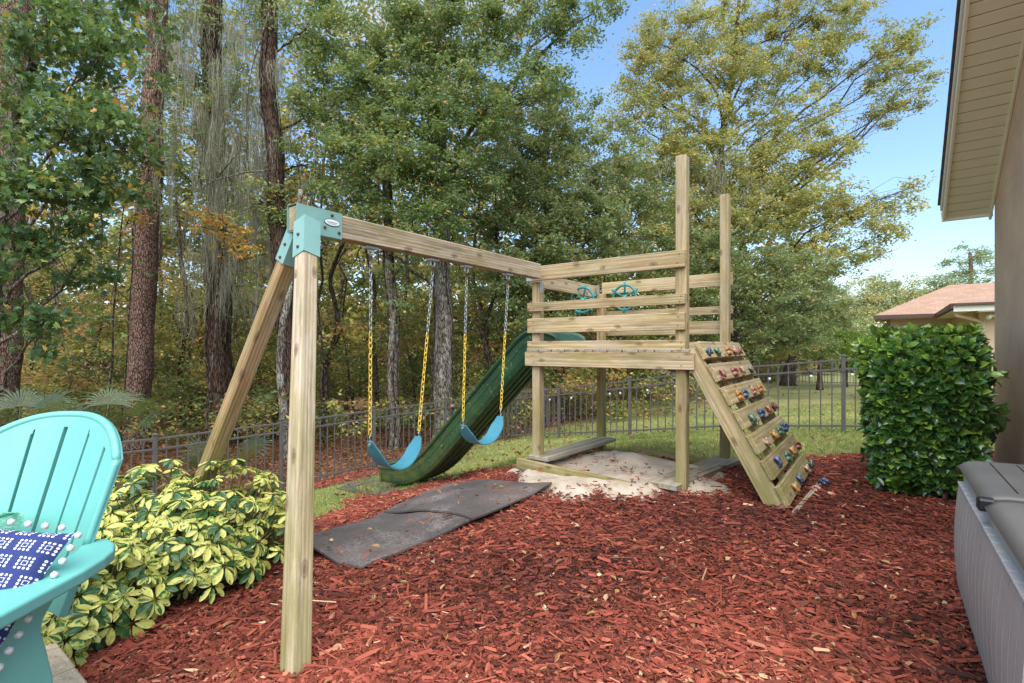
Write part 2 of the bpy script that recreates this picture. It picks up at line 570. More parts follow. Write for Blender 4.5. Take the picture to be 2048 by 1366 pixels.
M['leaf_orange'] = leaf_mat('orange_leaves', [(0, (.30, .25, .03)), (.4, (.5, .32, .04)), (.75, (.5, .18, .03)), (1, (.42, .10, .04))], .5, .45)
M['leaf_under'] = leaf_mat('undergrowth_leaves', [(0, (0.056, 0.093, 0.035)), (.4, (0.155, 0.187, 0.054)), (.62, (0.362, 0.351, 0.077)), (.78, (0.517, 0.417, 0.096)), (.84, (0.309, 0.153, 0.096)), (.95, (0.517, 0.218, 0.123)), (1, (0.706, 0.372, 0.110))], .5, .4)
M['leaf_lime'] = leaf_mat('lime_leaves', [(0, (.06, .12, .02)), (.5, (.15, .25, .035)), (1, (.28, .38, .05))], .45, .4)
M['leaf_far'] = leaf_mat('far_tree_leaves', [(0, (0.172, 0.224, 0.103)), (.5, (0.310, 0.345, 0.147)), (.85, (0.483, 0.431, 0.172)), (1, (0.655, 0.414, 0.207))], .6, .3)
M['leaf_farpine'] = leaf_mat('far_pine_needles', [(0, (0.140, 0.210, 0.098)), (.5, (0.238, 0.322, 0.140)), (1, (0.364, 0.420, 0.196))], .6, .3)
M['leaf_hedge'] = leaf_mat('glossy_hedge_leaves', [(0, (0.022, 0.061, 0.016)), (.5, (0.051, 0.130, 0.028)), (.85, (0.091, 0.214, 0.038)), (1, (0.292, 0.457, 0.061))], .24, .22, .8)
M['leaf_palm'] = leaf_mat('palm_fronds', [(0, (.03, .06, .025)), (1, (.08, .12, .05))], .45, .25)


def variegated():
    m, nt, b = mat('variegated_leaves')
    a = nd(nt, 'ShaderNodeAttribute', dict(attribute_name='tone')).outputs['Fac']
    n = nd(nt, 'ShaderNodeTexNoise', Vector=nd(nt, 'ShaderNodeTexCoord').outputs['Object'], Scale=48.0, Detail=3.0).outputs[0]
    a2 = mth(nt, 'ADD', a, mth(nt, 'MULTIPLY_ADD', n, 1.3, -.65))
    c = ramp(nt, a2, [(.0, (.03, .085, .025)), (.34, (.055, .15, .04)), (.44, (.20, .34, .05)), (.52, (.54, .54, .12)), (1, (.70, .64, .19))])
    nt.links.new(c, b.inputs['Base Color'])
    b.inputs['Roughness'].default_value = .34
    tr = nd(nt, 'ShaderNodeBsdfTranslucent', Color=c)
    mxx = nd(nt, 'ShaderNodeMixShader', i0=.25, i1=b.outputs[0], i2=tr.outputs[0])
    nt.links.new(mxx.outputs[0], nt.nodes['Material Output'].inputs[0])
    return m


M['leaf_var'] = variegated()
M['stem'] = simple('green_brown_stem', (.08, .085, .03), .7, .3, 20)
M['chips'] = leaf_mat('red_mulch_chips', [(0, (0.033, 0.010, 0.008)), (.25, (0.111, 0.030, 0.017)), (.6, (0.264, 0.060, 0.036)), (.85, (0.396, 0.107, 0.063)), (.93, (0.485, 0.201, 0.117)), (.975, (0.618, 0.386, 0.221)), (1, (0.704, 0.544, 0.324))], .75, .0, .2)
M['fallen'] = leaf_mat('fallen_leaves', [(0, (.14, .06, .03)), (.35, (.30, .12, .045)), (.6, (.42, .21, .08)), (.85, (.5, .34, .18)), (1, (.36, .38, .2))], .6, .15)
M['litter'] = leaf_mat('woodland_litter_leaves', [(0, (0.048, 0.024, 0.014)), (.35, (0.128, 0.052, 0.024)), (.7, (0.240, 0.096, 0.036)), (.92, (0.336, 0.160, 0.056)), (1, (0.360, 0.256, 0.128))], .6, .15)
M['grass'] = leaf_mat('lawn_grass', [(0, (0.089, 0.138, 0.028)), (.5, (0.223, 0.275, 0.062)), (.8, (0.402, 0.385, 0.111)), (1, (0.624, 0.522, 0.210))], .55, .3)

# ------------------------------------------------------------------ ground
FC = Vector((-.3, 12.9, 0))                       # corner of the two fence runs
RD = Vector((.674, .739, 0)).normalized()         # rear fence direction
SDr = Vector((.743, -.669, 0)).normalized()       # side fence direction
bpx = [(-500, 1150), (300, 1120), (520, 1085), (640, 1038), (700, 1000), (790, 985), (870, 965), (960, 940), (1062, 932), (1200, 903), (1300, 915), (1440, 938), (1560, 918), (1740, 908), (1990, 905), (2200, 960)]
MPOLY = [hit(*q).xy for q in bpx]
MPOLY = [(p.x, p.y) for p in MPOLY] + [(9, 3), (9, -4), (-9, -4), (-9, 2.2)]
strip_px = [(250, 1010), (560, 990), (640, 965), (745, 945), (800, 930), (1040, 905), (1040, 893), (860, 905), (700, 950), (560, 968), (250, 985)]


def inpoly(x, y, poly):
    inside = np.zeros(np.shape(x), bool)
    n = len(poly)
    for i in range(n):
        x0, y0 = poly[i]
        x1, y1 = poly[(i + 1) % n]
        c = ((y0 > y) != (y1 > y)) & (x < (x1 - x0) * (y - y0) / ((y1 - y0) or 1e-9) + x0)
        inside ^= c
    return inside


def rear_side(x, y):
    """distance beyond the rear fence line (woodland side positive)"""
    return -(x - FC.x) * RD.y + (y - FC.y) * RD.x


def mulch_at(x, y):
    wx = x + (vnoise(x * 3, y * 3, 21) - .5) * .22 + (vnoise(x * 11, y * 11, 23) - .5) * .1
    wy = y + (vnoise(x * 3, y * 3, 22) - .5) * .22 + (vnoise(x * 11, y * 11, 24) - .5) * .1
    m = inpoly(wx, wy, MPOLY)
    # the bed that runs along the rear fence
    d = -rear_side(wx, wy)
    strip = (d > -.15) & (d < .75 + .3 * vnoise(wx * 1.3, wy * 1.3, 5)) & (x < -1.2)
    return m | strip


def sand_w(x, y):
    q = ((x - .95) * Pd.x + (y - 4.85) * Pd.y, (x - .95) * S.x + (y - 4.85) * S.y)
    r = np.hypot(q[0] / .98, q[1] / .92)
    return np.clip((1.12 - r + (vnoise(x * 4, y * 4, 31) - .5) * .5) * 3, 0, 1)


def ground_sheet():
    def axis(lo, hi, step, far_lo, far_hi):
        a = list(np.arange(lo, hi, step))
        s, v = step, hi
        while v < far_hi:
            a.append(v)
            s *= 1.25
            v += s
        a.append(far_hi)
        s, v = step * 1.25, lo - step * 1.25
        b = []
        while v > far_lo:
            b.append(v)
            s *= 1.25
            v -= s
        b.append(far_lo)
        return np.array(b[::-1] + a)
    xs = axis(-6, 7.5, .09, -700, 700)
    ys = axis(.6, 13.5, .09, -700, 900)
    X, Y = np.meshgrid(xs, ys)
    Z = gz(X.ravel(), Y.ravel()).reshape(X.shape)
    sw = sand_w(X, Y)
    Z = Z - .06 * sw
    V = np.stack([X.ravel(), Y.ravel(), Z.ravel()], 1)
    nx, ny = len(xs), len(ys)
    i = np.arange(nx - 1)[None, :] + np.arange(ny - 1)[:, None] * nx
    Fq = np.stack([i, i + 1, i + 1 + nx, i + nx], -1).reshape(-1, 4)
    m, nt, b = mat('ground_surface')
    at = {}
    for nme in ('mulch', 'litter'):
        at[nme] = nd(nt, 'ShaderNodeAttribute', dict(attribute_name=nme)).outputs['Fac']
    t = nd(nt, 'ShaderNodeTexCoord').outputs['Object']
    n1 = nd(nt, 'ShaderNodeTexNoise', Vector=t, Scale=1.3, Detail=8.0, Roughness=.7).outputs[0]
    n2 = nd(nt, 'ShaderNodeTexNoise', Vector=t, Scale=38.0, Detail=5.0, Roughness=.7).outputs[0]
    n3 = nd(nt, 'ShaderNodeTexVoronoi', Vector=vm(nt, 'MULTIPLY', t, (1, 1, .3)), Scale=55.0)
    grass = ramp(nt, n1, [(.3, (.14, .17, .045)), (.5, (.25, .26, .08)), (.7, (.34, .31, .13))])
    grass = mixc(nt, ramp(nt, n2, [(.35, .5), (.6, 0.0)]), grass, (.06, .06, .025))
    # dry leaves scattered over the far lawns
    lf = nd(nt, 'ShaderNodeTexVoronoi', Vector=t, Scale=9.0)
    lfc = ramp(nt, nd(nt, 'ShaderNodeSeparateColor', Color=lf.outputs['Color']).outputs[0], [(0, (.3, .12, .04)), (1, (.45, .27, .12))])
    lm = mth(nt, 'MULTIPLY', ramp(nt, lf.outputs['Distance'], [(.22, 1.0), (.3, 0.0)]), ramp(nt, n1, [(.45, 0.0), (.6, 1.0)]))
    grass = mixc(nt, lm, grass, lfc)
    mul = ramp(nt, nd(nt, 'ShaderNodeSeparateColor', Color=n3.outputs['Color']).outputs[0], [(0, (.05, .016, .011)), (.6, (.14, .036, .023)), (1, (.23, .065, .042))])
    lit = ramp(nt, nd(nt, 'ShaderNodeSeparateColor', Color=nd(nt, 'ShaderNodeTexVoronoi', Vector=t, Scale=17.0).outputs['Color']).outputs[0], [(0, (.05, .025, .015)), (.5, (.15, .065, .03)), (1, (.3, .14, .06))])
    c = mixc(nt, at['litter'], grass, lit)
    c = mixc(nt, at['mulch'], c, mul)
    nt.links.new(c, b.inputs['Base Color'])
    b.inputs['Roughness'].default_value = .95
    bump(nt, n2, .7, .02, b)
    me = arr_mesh('ground', V, Fq, m, smooth=True)
    xx, yy = X.ravel(), Y.ravel()
    mu = mulch_at(xx, yy).astype(np.float32)
    rs = rear_side(xx, yy)
    rs2 = rs + (vnoise(xx, yy, 9) - .5) * .8
    # right of the corner the wood begins behind the neighbours' rear fence
    ls = np.clip(rs2 * 1.5 + .6, 0, 1) * (1 - mu)
    ls = np.where((xx < -4.8) & (yy < 7.2), np.maximum(ls, np.clip((-xx - 4.8) * 1.5, 0, 1)), ls)
    for nme, arr in (('mulch', mu), ('litter', ls)):
        a = me.attributes.new(nme, 'FLOAT', 'POINT')
        a.data.foreach_set('value', arr.astype(np.float32))
    tag(put('ground', me), 'sloping back yard ground under mulch, lawn and woodland litter', kind='structure')


ground_sheet()

# ------------------------------------------------------------------ scatter tools
T_OVAL = (np.array([(0, 0, 0), (.35, .5, .05), (.72, .36, .04), (1, 0, -.04), (.72, -.36, .04), (.35, -.5, .05)]), np.array([[0, 1, 2, 3], [0, 3, 4, 5]]))
T_DIA = (np.array([(0, 0, 0), (.45, .5, .06), (1, 0, 0), (.45, -.5, .06)]), np.array([[0, 1, 2, 3]]))
_st = []
for k in range(5):
    a = math.radians(-108 + 54 * k)
    L = (1, .98, 1.12, .98, 1)[k]
    _st.append((math.cos(a) * L * .55 + .3, math.sin(a) * L * .5, -.05))
    if k < 4:
        a2 = a + math.radians(27)
        _st.append((math.cos(a2) * .24 + .3, math.sin(a2) * .24, .03))
T_STAR = (np.array([(0, 0, 0)] + _st), np.array([[0, 1, 2, 3], [0, 3, 4, 5], [0, 5, 6, 7], [0, 7, 8, 9]]))
T_CHIP = (np.array([(0, -.5, 0), (0, .5, 0), (1, .4, 0), (1, -.45, 0), (.05, .05, 1), (.95, -.05, .8)]),
          np.array([[0, 4, 4, 1], [2, 5, 5, 3], [1, 4, 5, 2], [0, 3, 5, 4]]))
T_SHARD = (np.array([(0, .05, 0), (.2, .5, 0), (.78, .36, 0), (1, -.1, 0), (.7, -.5, 0), (.12, -.34, 0), (.5, .05, 1)]),
           np.array([[0, 6, 2, 1], [6, 3, 3, 2], [6, 4, 3, 3], [0, 5, 4, 6]]))
T_BLADE = (np.array([(0, -.5, 0), (0, .5, 0), (.55, .3, .0), (1, 0, 0.0)]), np.array([[0, 1, 2, 3]]))
T_CURL = (np.array([(0, 0, 0), (.3, .45, .2), (.7, .36, .22), (1, 0, .1), (.7, -.36, .22), (.3, -.45, .2), (.5, 0, -.02)]), np.array([[0, 1, 2, 6], [2, 3, 6, 6], [0, 6, 4, 5], [6, 3, 4, 4]]))


def norm(a):
    return a / np.maximum(np.linalg.norm(a, axis=1, keepdims=True), 1e-9)


def scatter(tpl, pos, d, n, length, width, thick=None):
    """copies of a small template: axis d, normal n -> verts, faces"""
    tv, tf = tpl
    d = norm(d)
    s = norm(np.cross(n, d))
    n = np.cross(d, s)
    thick = length if thick is None else thick
    V = pos[:, None, :] + tv[None, :, 0:1] * d[:, None, :] * length[:, None, None] + tv[None, :, 1:2] * s[:, None, :] * width[:, None, None] + tv[None, :, 2:3] * n[:, None, :] * thick[:, None, None]
    k = len(tv)
    Fq = tf[None] + (np.arange(len(pos)) * k)[:, None, None]
    return V.reshape(-1, 3), Fq.reshape(-1, tf.shape[1])


def clean(Fq):
    """quads whose repeated corner makes them triangles"""
    out = []
    for f in Fq.tolist():
        g = []
        for i in f:
            if not g or g[-1] != i:
                g.append(i)
        if g[0] == g[-1]:
            g.pop()
        out.append(g)
    return out


def scatter_obj(name, tpl, pos, d, n, L, W, tone, mat_, parent=None, thick=None, kind=None, label=None):
    V, Fq = scatter(tpl, pos, d, n, L, W, thick)
    per = len(tpl[1])
    dup = (tpl[1][:, 0] == tpl[1][:, 3]) | (tpl[1][:, 1] == tpl[1][:, 2]) | (tpl[1][:, 2] == tpl[1][:, 3])
    tn = np.repeat(tone, per)
    if dup.any():
        tri = np.tile(dup, len(pos))
        q = Fq[~tri]
        tf = []
        rows = Fq[tri]
        t3 = np.where((rows[:, 1] == rows[:, 2])[:, None], rows[:, [0, 1, 3]], rows[:, [0, 1, 2]])
        me = bpy.data.meshes.new(name)
        me.vertices.add(len(V))
        me.vertices.foreach_set('co', V.astype(np.float32).ravel())
        idx = np.concatenate([q.ravel(), t3.ravel()]).astype(np.int32)
        tot = np.concatenate([np.full(len(q), 4), np.full(len(t3), 3)]).astype(np.int32)
        st = np.zeros(len(tot), np.int32)
        st[1:] = np.cumsum(tot)[:-1]
        me.loops.add(len(idx))
        me.loops.foreach_set('vertex_index', idx)
        me.polygons.add(len(tot))
        me.polygons.foreach_set('loop_start', st)
        me.polygons.foreach_set('loop_total', tot)
        me.polygons.foreach_set('use_smooth', np.zeros(len(tot), dtype=bool))
        a = me.attributes.new('tone', 'FLOAT', 'FACE')
        a.data.foreach_set('value', np.concatenate([tn[~tri], tn[tri]]).astype(np.float32))
        me.materials.append(mat_)
        me.update(calc_edges=True)
    else:
        me = arr_mesh(name, V, Fq, mat_, tone=tn)
    o = put(name, me, None, parent)
    if parent is not None:
        o.matrix_basis = world_of(parent).inverted()
    return tag(o, label, kind=kind)


def rnd_dir(n, zlo=-1, zhi=1):
    a = R.uniform(0, 2 * np.pi, n)
    z = R.uniform(zlo, zhi, n)
    r = np.sqrt(np.maximum(1 - z * z, 0.02))
    return np.stack([np.cos(a) * r, np.sin(a) * r, z], 1)


# ------------------------------------------------------------------ house on the right
HW0 = Vector((2.75, 2.3, 0))          # a point of the wall line (the wall runs along S)


def wallpt(k, e=0, z=0):
    q = HW0 + S * k - Pd * e
    return Vector((q.x, q.y, z))


def stucco(name, col):
    m, nt, b = mat(name)
    t = nd(nt, 'ShaderNodeTexCoord').outputs['Object']
    n = nd(nt, 'ShaderNodeTexNoise', Vector=t, Scale=2.2, Detail=7.0, Roughness=.7).outputs[0]
    n2 = nd(nt, 'ShaderNodeTexNoise', Vector=t, Scale=55.0, Detail=5.0, Roughness=.8).outputs[0]
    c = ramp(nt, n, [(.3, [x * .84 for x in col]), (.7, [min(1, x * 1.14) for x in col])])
    c = mixc(nt, ramp(nt, n2, [(.3, .4), (.5, 0.0)]), c, [x * .6 for x in col])
    nt.links.new(c, b.inputs['Base Color'])
    b.inputs['Roughness'].default_value = .95
    bump(nt, n2, .8, .012, b)
    return m


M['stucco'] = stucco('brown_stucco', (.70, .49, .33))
M['stucco2'] = stucco('tan_stucco', (.52, .38, .25))
M['cream'] = simple('cream_vinyl', (.78, .73, .54), .5, .05, 3)
M['cream_white'] = simple('white_trim_paint', (.74, .72, .64), .5, .05, 3)
M['shingle_dark'] = simple('grey_shingle_edge', (.12, .105, .095), .9, .3, 14, bmp=.4)
SL = .68
KC = 3.03
house = thing('house', wallpt(KC, 0, g1(4.5, 4.7)), 'brown stucco house wall with cream soffit eave at the right edge', 'house')
k0, k1, kr = -1.5, KC, .76
zr = lambda k: 1.42 - SL * (k - KC)
w = MB()
for dp in (0, .2):
    for k, z in ((k0, -1.6), (k1, -1.6), (k1, zr(k1)), (kr, zr(kr)), (k0, zr(k1))):
        q = wallpt(k, -dp, z)
        w.v.append(tuple(q))
w.f = [[0, 4, 3, 2, 1], [5, 6, 7, 8, 9], [0, 1, 6, 5], [1, 2, 7, 6], [2, 3, 8, 7], [3, 4, 9, 8], [4, 0, 5, 9]]
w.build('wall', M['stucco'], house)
w = MB()
w.box((0, 0, 0), .2, 5.0, 3.0, frame(S, UP, (0, 0, 0)).to_3x3())
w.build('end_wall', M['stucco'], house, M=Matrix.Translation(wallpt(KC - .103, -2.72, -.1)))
# rake overhang: soffit slats, fascia and roof
KE = KC + .17
sdir = (S * 1 + UP * -SL).normalized()
nrm = sdir.cross(Pd).normalized()
if nrm.z < 0:
    nrm = -nrm
pitch = .102
smesh = chbox(.335, pitch - .007, .012, M['cream'], .003)
lslen = math.hypot(1, SL)
n_sl = 28
for i in range(n_sl):
    kk = KE - (i + .5) * pitch / lslen
    c = wallpt(kk, .172, zr(kk) - .012)
    put('soffit_slat', smesh, frame(-Pd, nrm, c), house)
Lr = n_sl * pitch
mid = KE - Lr / 2 / lslen
bk = MB()
bk.box((0, 0, 0), Lr, .34, .006, frame(sdir, nrm, (0, 0, 0)).to_3x3())
bk.build('soffit_backing', M['shingle_dark'], house, M=Matrix.Translation(wallpt(mid, .172, zr(mid) + .004)))
put('fascia', chbox(Lr, .022, .14, M['cream'], .004), frame(sdir, nrm, wallpt(mid, .352, zr(mid) + .035)), house)
put('drip_edge', chbox(Lr, .016, .05, M['cream_white'], .003), frame(sdir, nrm, wallpt(mid, .372, zr(mid) + .092)), house)
put('frieze_board', chbox(Lr, .02, .06, M['cream'], .004), frame(sdir, nrm, wallpt(mid, .011, zr(mid) - .045)), house)
put('fascia_return', chbox(.38, .02, .13, M['cream'], .004), frame(-Pd, nrm, wallpt(KE + .012, .18, zr(KE) + .02)), house)
# roof deck with individual shingle courses showing at its edge
rf = MB()
rf.box((0, 0, 0), Lr + .03, 4.0, .02, frame(sdir, nrm, (0, 0, 0)).to_3x3())
rf.build('roof', M['shingle_dark'], house, M=Matrix.Translation(wallpt(mid, -1.62, zr(mid) + .135)))
shm = chbox(.30, .17, .012, M['shingle_dark'], .002)
for i in range(20):
    kk = KE - (i + .5) * .14 / lslen
    put('shingle', shm, frame(-Pd, nrm + sdir * .06, wallpt(kk, .25, zr(kk) + .155)), house)

# ------------------------------------------------------------------ neighbours' house
nh_roof, nt, b = mat('brown_pink_shingles')
t = nd(nt, 'ShaderNodeTexCoord').outputs['Object']
br = nd(nt, 'ShaderNodeTexBrick', dict(offset=.5), Vector=vm(nt, 'MULTIPLY', t, (1, 1, 1)), Scale=1.0, Mortar_Size=.004, Bias=-.1, Brick_Width=.22, Row_Height=.1,
        Color1=(.33, .215, .15, 1), Color2=(.42, .285, .205, 1), Mortar=(.22, .14, .10, 1))
n = nd(nt, 'ShaderNodeTexNoise', Vector=t, Scale=9.0, Detail=7.0).outputs[0]
nt.links.new(mixc(nt, ramp(nt, n, [(.35, .45), (.65, 0.0)]), br.outputs[0], (.34, .18, .125)), b.inputs['Base Color'])
b.inputs['Roughness'].default_value = .95
M['gutter'] = simple('brown_gutter', (.085, .045, .035), .5, .1, 5)
M['screen'] = simple('dark_window_screen', (.035, .036, .038), .35, .25, 2)
EA = Vector((10.8, 15, .95))
EB = EA + Pd * 1.45
EC = EB - S * 4.03
nb = thing('neighbour_house', (12, 14, g1(12, 14)), 'tan stucco house with pinkish brown hip roof behind the hedge', 'house')


def slab(name, pts, mt, parent, th=.04):
    """roof plane as a slab; local XY on the plane so courses follow the slope"""
    pts = [Vector(p) for p in pts]
    x = (pts[1] - pts[0]).normalized()
    nn = x.cross(pts[2] - pts[0]).normalized()
    if nn.z < 0:
        nn = -nn
    y = nn.cross(x)
    Mx = Matrix((x, y, nn)).transposed().to_4x4()
    Mx.translation = pts[0]
    inv = Mx.inverted()
    L = [inv @ p for p in pts]
    k = len(L)
    V = [tuple(p) for p in L] + [(p.x, p.y, p.z - th) for p in L]
    Fs = [list(range(k)), [k + i for i in range(k)][::-1]] + [[i, k + i, k + (i + 1) % k, (i + 1) % k] for i in range(k)]
    o = put(name, arr_mesh(name, V, Fs, mt), Mx, parent)
    return o


pt = .52
D1 = 3.7
h = D1 / 2
Ra = EA + Pd * h + S * h + UP * pt * h
slab('roof', [EA, EA + Pd * 10, EA + Pd * 10 + S * h + UP * pt * h, Ra], nh_roof, nb)
slab('roof', [EA + S * D1, EA, Ra], nh_roof, nb)
slab('roof', [EA + S * D1, Ra, EA + Pd * 10 + S * h + UP * pt * h, EA + Pd * 10 + S * D1], nh_roof, nb)
h2 = 3.2
Rc = EC + Pd * h2 + S * h2 + UP * pt * h2
slab('roof', [EC, EC + Pd * 2 * h2, Rc], nh_roof, nb)
slab('roof', [EC + S * 6.4, EC, Rc, EC + Pd * h2 + S * 6.4 + UP * pt * h2], nh_roof, nb)
for a_, b_, mm in ((EA, EB, M['gutter']), (EB, EC, M['gutter'])):
    board('gutter', a_ - UP * .05 - Pd * 0, b_ - UP * .05, .12, .1, mm, nb)
board('gutter', EC - UP * .02 - S * .05, EC + Pd * 6 - UP * .02 - S * .05, .05, .08, M['gutter'], nb)
board('fascia', EC - UP * .11, EC + Pd * 6 - UP * .11, .13, .03, M['cream_white'], nb)
# soffits (sheets just under the eaves)
board('soffit', EA + S * .2 - UP * .1, EB + S * .2 + Pd * .3 - UP * .1, .4, .01, M['cream'], nb, wdir=S)
board('soffit', EC + Pd * .2 - UP * .13, EB + Pd * .2 - UP * .13, .4, .01, M['cream'], nb, wdir=Pd)
board('soffit', EC + S * .2 + Pd * .4 - UP * .185, EC + Pd * 6 + S * .2 - UP * .185, .4, .01, M['cream'], nb, wdir=S)


def wallseg(a, b_, z0, z1, mm, name='wall', th=.18):
    a, b_ = Vector(a), Vector(b_)
    a.z = b_.z = (z0 + z1) / 2
    return put(name, chbox((b_ - a).length, th, z1 - z0, mm, .004), frame(b_ - a, UP, (a + b_) / 2), nb)


inA = EA + Pd * .4 + S * .45
inB = EB + Pd * .42 + S * .45
inC = EC + Pd * .45 + S * .45
wallseg(inA, inB, -2.2, .86, M['stucco2'])
wallseg(inB, EC + Pd * .45 + S * .55, -2.2, .8, M['stucco2'])
wallseg(inC, inC + Pd * 6, -2.2, .76, M['stucco2'])
wallseg(inA + S * .2 + Pd * .0, inA + S * 2.9, -2.2, .86, M['stucco2'])
for a_, L_, dr, nn in ((inC + Pd * .62 - S * .1, 1.5, Pd, -S), (inC + S * .7 - Pd * .1, 2.1, S, -Pd)):
    c_ = a_ + dr * L_ / 2
    c_.z = -.1
    wi = put('window', chbox(L_ + .1, .03, 1.3, M['stucco2'], .004), frame(dr, UP, c_), nb)
    put('pane', chbox(L_, .02, 1.2, M['screen'], .002), frame(dr, UP, c_ + nn * .02), wi)
    put('mullion', chbox(.03, .02, 1.2, M['gutter'], .002), frame(dr, UP, c_ + nn * .035), wi)
dsp = MB()
q0 = EC + UP * -.13 + S * .12 + Pd * .02
dsp.tube([q0, q0 - UP * .12 + Pd * .03, q0 - UP * .2 + Pd * .32 + S * .2, q0 - UP * .3 + Pd * .5 + S * .24, q0 - UP * 1.6 + Pd * .5 + S * .24], .04, 8)
dsp.build('downspout', M['stucco2'], nb)
fl = MB()
q1 = inC - S * .18 + Pd * .25
q1.z = .66
fl.tube([q1 + S * .1, q1], .03, 8)
for s_ in (-1, 1):
    fl.tube([q1, q1 + Pd * .07 * s_ - S * .05 + UP * .02, q1 + Pd * .13 * s_ - S * .1 - UP * .03], [.02, .03, .045], 8)
fl.build('floodlight', M['cream_white'], nb)
dsp = MB()
q0 = EA - UP * .1 + Pd * .1 + S * .2
dsp.tube([q0, q0 - UP * .15 + Pd * .15, q0 - UP * 1.8 + Pd * .15], .035, 8)
dsp.build('downspout', M['stucco2'], nb)

# ------------------------------------------------------------------ patio edge
M['paver'] = simple('concrete_paver', (.62, .46, .30), .95, .25, 30, bmp=.6, bscale=150, dirt=(.14, .12, .08), dirtamt=.25)
patio = thing('patio', (-1.6, 1.4, -1.2), 'paved patio corner of speckled concrete pavers under the turquoise chair', 'patio')
PE = Vector((-1.53, 1.8, 0))
for i in range(-9, 4):
    c_ = PE + Pd * (i * .203) - S * .052
    c_.z = -1.215
    put('paver', chbox(.196, .1, .07, M['paver'], .006), frame(Pd, UP, c_ + UP * random.uniform(-.003, .003)), patio)
for j in range(7):
    for i in range(-9, 4):
        c_ = PE + Pd * (i * .203 + .1 * (j % 2)) - S * (.108 + .1 * j + .05)
        if c_.x > -.2:
            continue
        c_.z = -1.218 + random.uniform(-.003, .002)
        put('paver', chbox(.196, .096, .06, M['paver'], .006), frame(Pd, UP, c_), patio)

# ------------------------------------------------------------------ playset
FL_ = Vector((.184, 4.99, 0)) + Pd * .05 + S * .06
Wt, Dt = 1.43, 1.40
playset = thing('playset', (.95, 4.9, -1.2), 'weathered wooden playset with swing beam, railed deck, green slide and climbing wall', 'playset')
ptop = 1.58


def tw(a, b_, z):
    q = FL_ + Pd * a + S * b_
    return Vector((q.x, q.y, z))


def post(a, b_, z1, mt='wood'):
    q = tw(a, b_, 0)
    board('post', (q.x, q.y, g1(q.x, q.y) - .12), (q.x, q.y, z1), .089, .089, M[mt], playset, wdir=Pd, c=.006)


post(0, 0, .65)
post(Wt, 0, ptop)
post(0, Dt, .65, 'wood_red')  # darker wood here paints in the shaded side, along with algae and damp
post(Wt, Dt, ptop + .02)
rails = [(.795, .14), (.44, .085), (.285, .142), (.062, .087)]
off = -.066
for i, (zt, hh) in enumerate(rails):
    x0, x1 = (-.02 if i == 0 else -.075), Wt + .045
    board('rail', tw(x0, off, zt - hh / 2), tw(x1, off, zt - hh / 2), hh, .036, M['wood'], playset)
    board('rail', tw(-.02, Dt + .066, zt - hh / 2), tw(Wt + .06, Dt + .066, zt - hh / 2), hh, .036, M['wood'], playset)
# band boards round the deck
bz = -.112
board('band_board', tw(-.1, -.07, bz), tw(Wt + .12, -.07, bz), .138, .04, M['wood'], playset)
board('band_board', tw(-.1, Dt + .07, bz), tw(Wt + .12, Dt + .07, bz), .138, .04, M['wood'], playset)
board('band_board', tw(-.07, -.045, bz), tw(-.07, Dt + .045, bz), .138, .036, M['wood'], playset)
board('band_board', tw(Wt + .07, -.045, bz), tw(Wt + .07, Dt + .045, bz), .138, .036, M['wood'], playset)
nb_ = 11
for i in range(nb_):
    a = -.085 + (Wt + .17) * (i + .5) / nb_
    board('deck_board', tw(a, -.085, -.028), tw(a, Dt + .085, -.028), .028, (Wt + .17) / nb_ - .008, M['wood_grey'], playset)
for b_ in (.35, .95):
    board('joist', tw(-.05, b_, -.10), tw(Wt + .05, b_, -.10), .09, .036, M['wood_red'], playset)
board('side_rail', tw(-.066, -.03, .68), tw(-.066, Dt + .05, .68), .14, .036, M['wood'], playset)
# metal straps on the front left corner
put('corner_plate', chbox(.075, .004, .11, M['zinc'], .001), frame(Pd, UP, tw(-.045, -.087, .71)), playset)
put('corner_plate', chbox(.05, .004, .12, M['zinc'], .001), frame(S, UP, tw(.047, -.01, .6)), playset)
put('corner_plate', chbox(.075, .004, .11, M['zinc'], .001), frame(S, UP, tw(-.02, Dt - .05, .70)), playset)
# screws at rail ends
scr = MB()
scr.tube([(0, 0, -.003), (0, 0, .002)], .0045, 6)
scm = arr_mesh('screw', scr.v, scr.f, M['rust'])
for zt, hh in rails + [(bz + .069, .138)]:
    for a in (0, Wt):
        for dz in (-.25, .25):
            oy = -.091 if hh == .138 else -.085
            put('screw', scm, frame(Pd, -S, tw(a + random.uniform(-.02, .02), oy, zt - hh / 2 + dz * hh)), playset)

# swing beam
kb = lambda k, z, o=0: Vector((-1.059, 3.12, 0)) + S * k + Pd * (.045 + o) + UP * z
board('swing_beam', kb(-.345, .725), kb(2.13, .725), .14, .089, M['wood_post'], playset, c=.006)
# A-frame legs
near_top, near_bot = kb(-.315, .655, .092), Vector((-.823, 1.90, -1.42))
far_top = kb(-.27, .64, -.085)
far_bot = Vector((-2.28, 3.28, g1(-2.28, 3.28) - .1))


def leg(a, b_, mt, nm='leg'):
    d = (b_ - a)
    return put(nm, chbox(d.length, .089, .089, M[mt], .008), frame(d, Pd, (a + b_) / 2), playset)


leg(near_top, near_bot, 'wood_post')
leg(far_top, far_bot, 'wood_red')


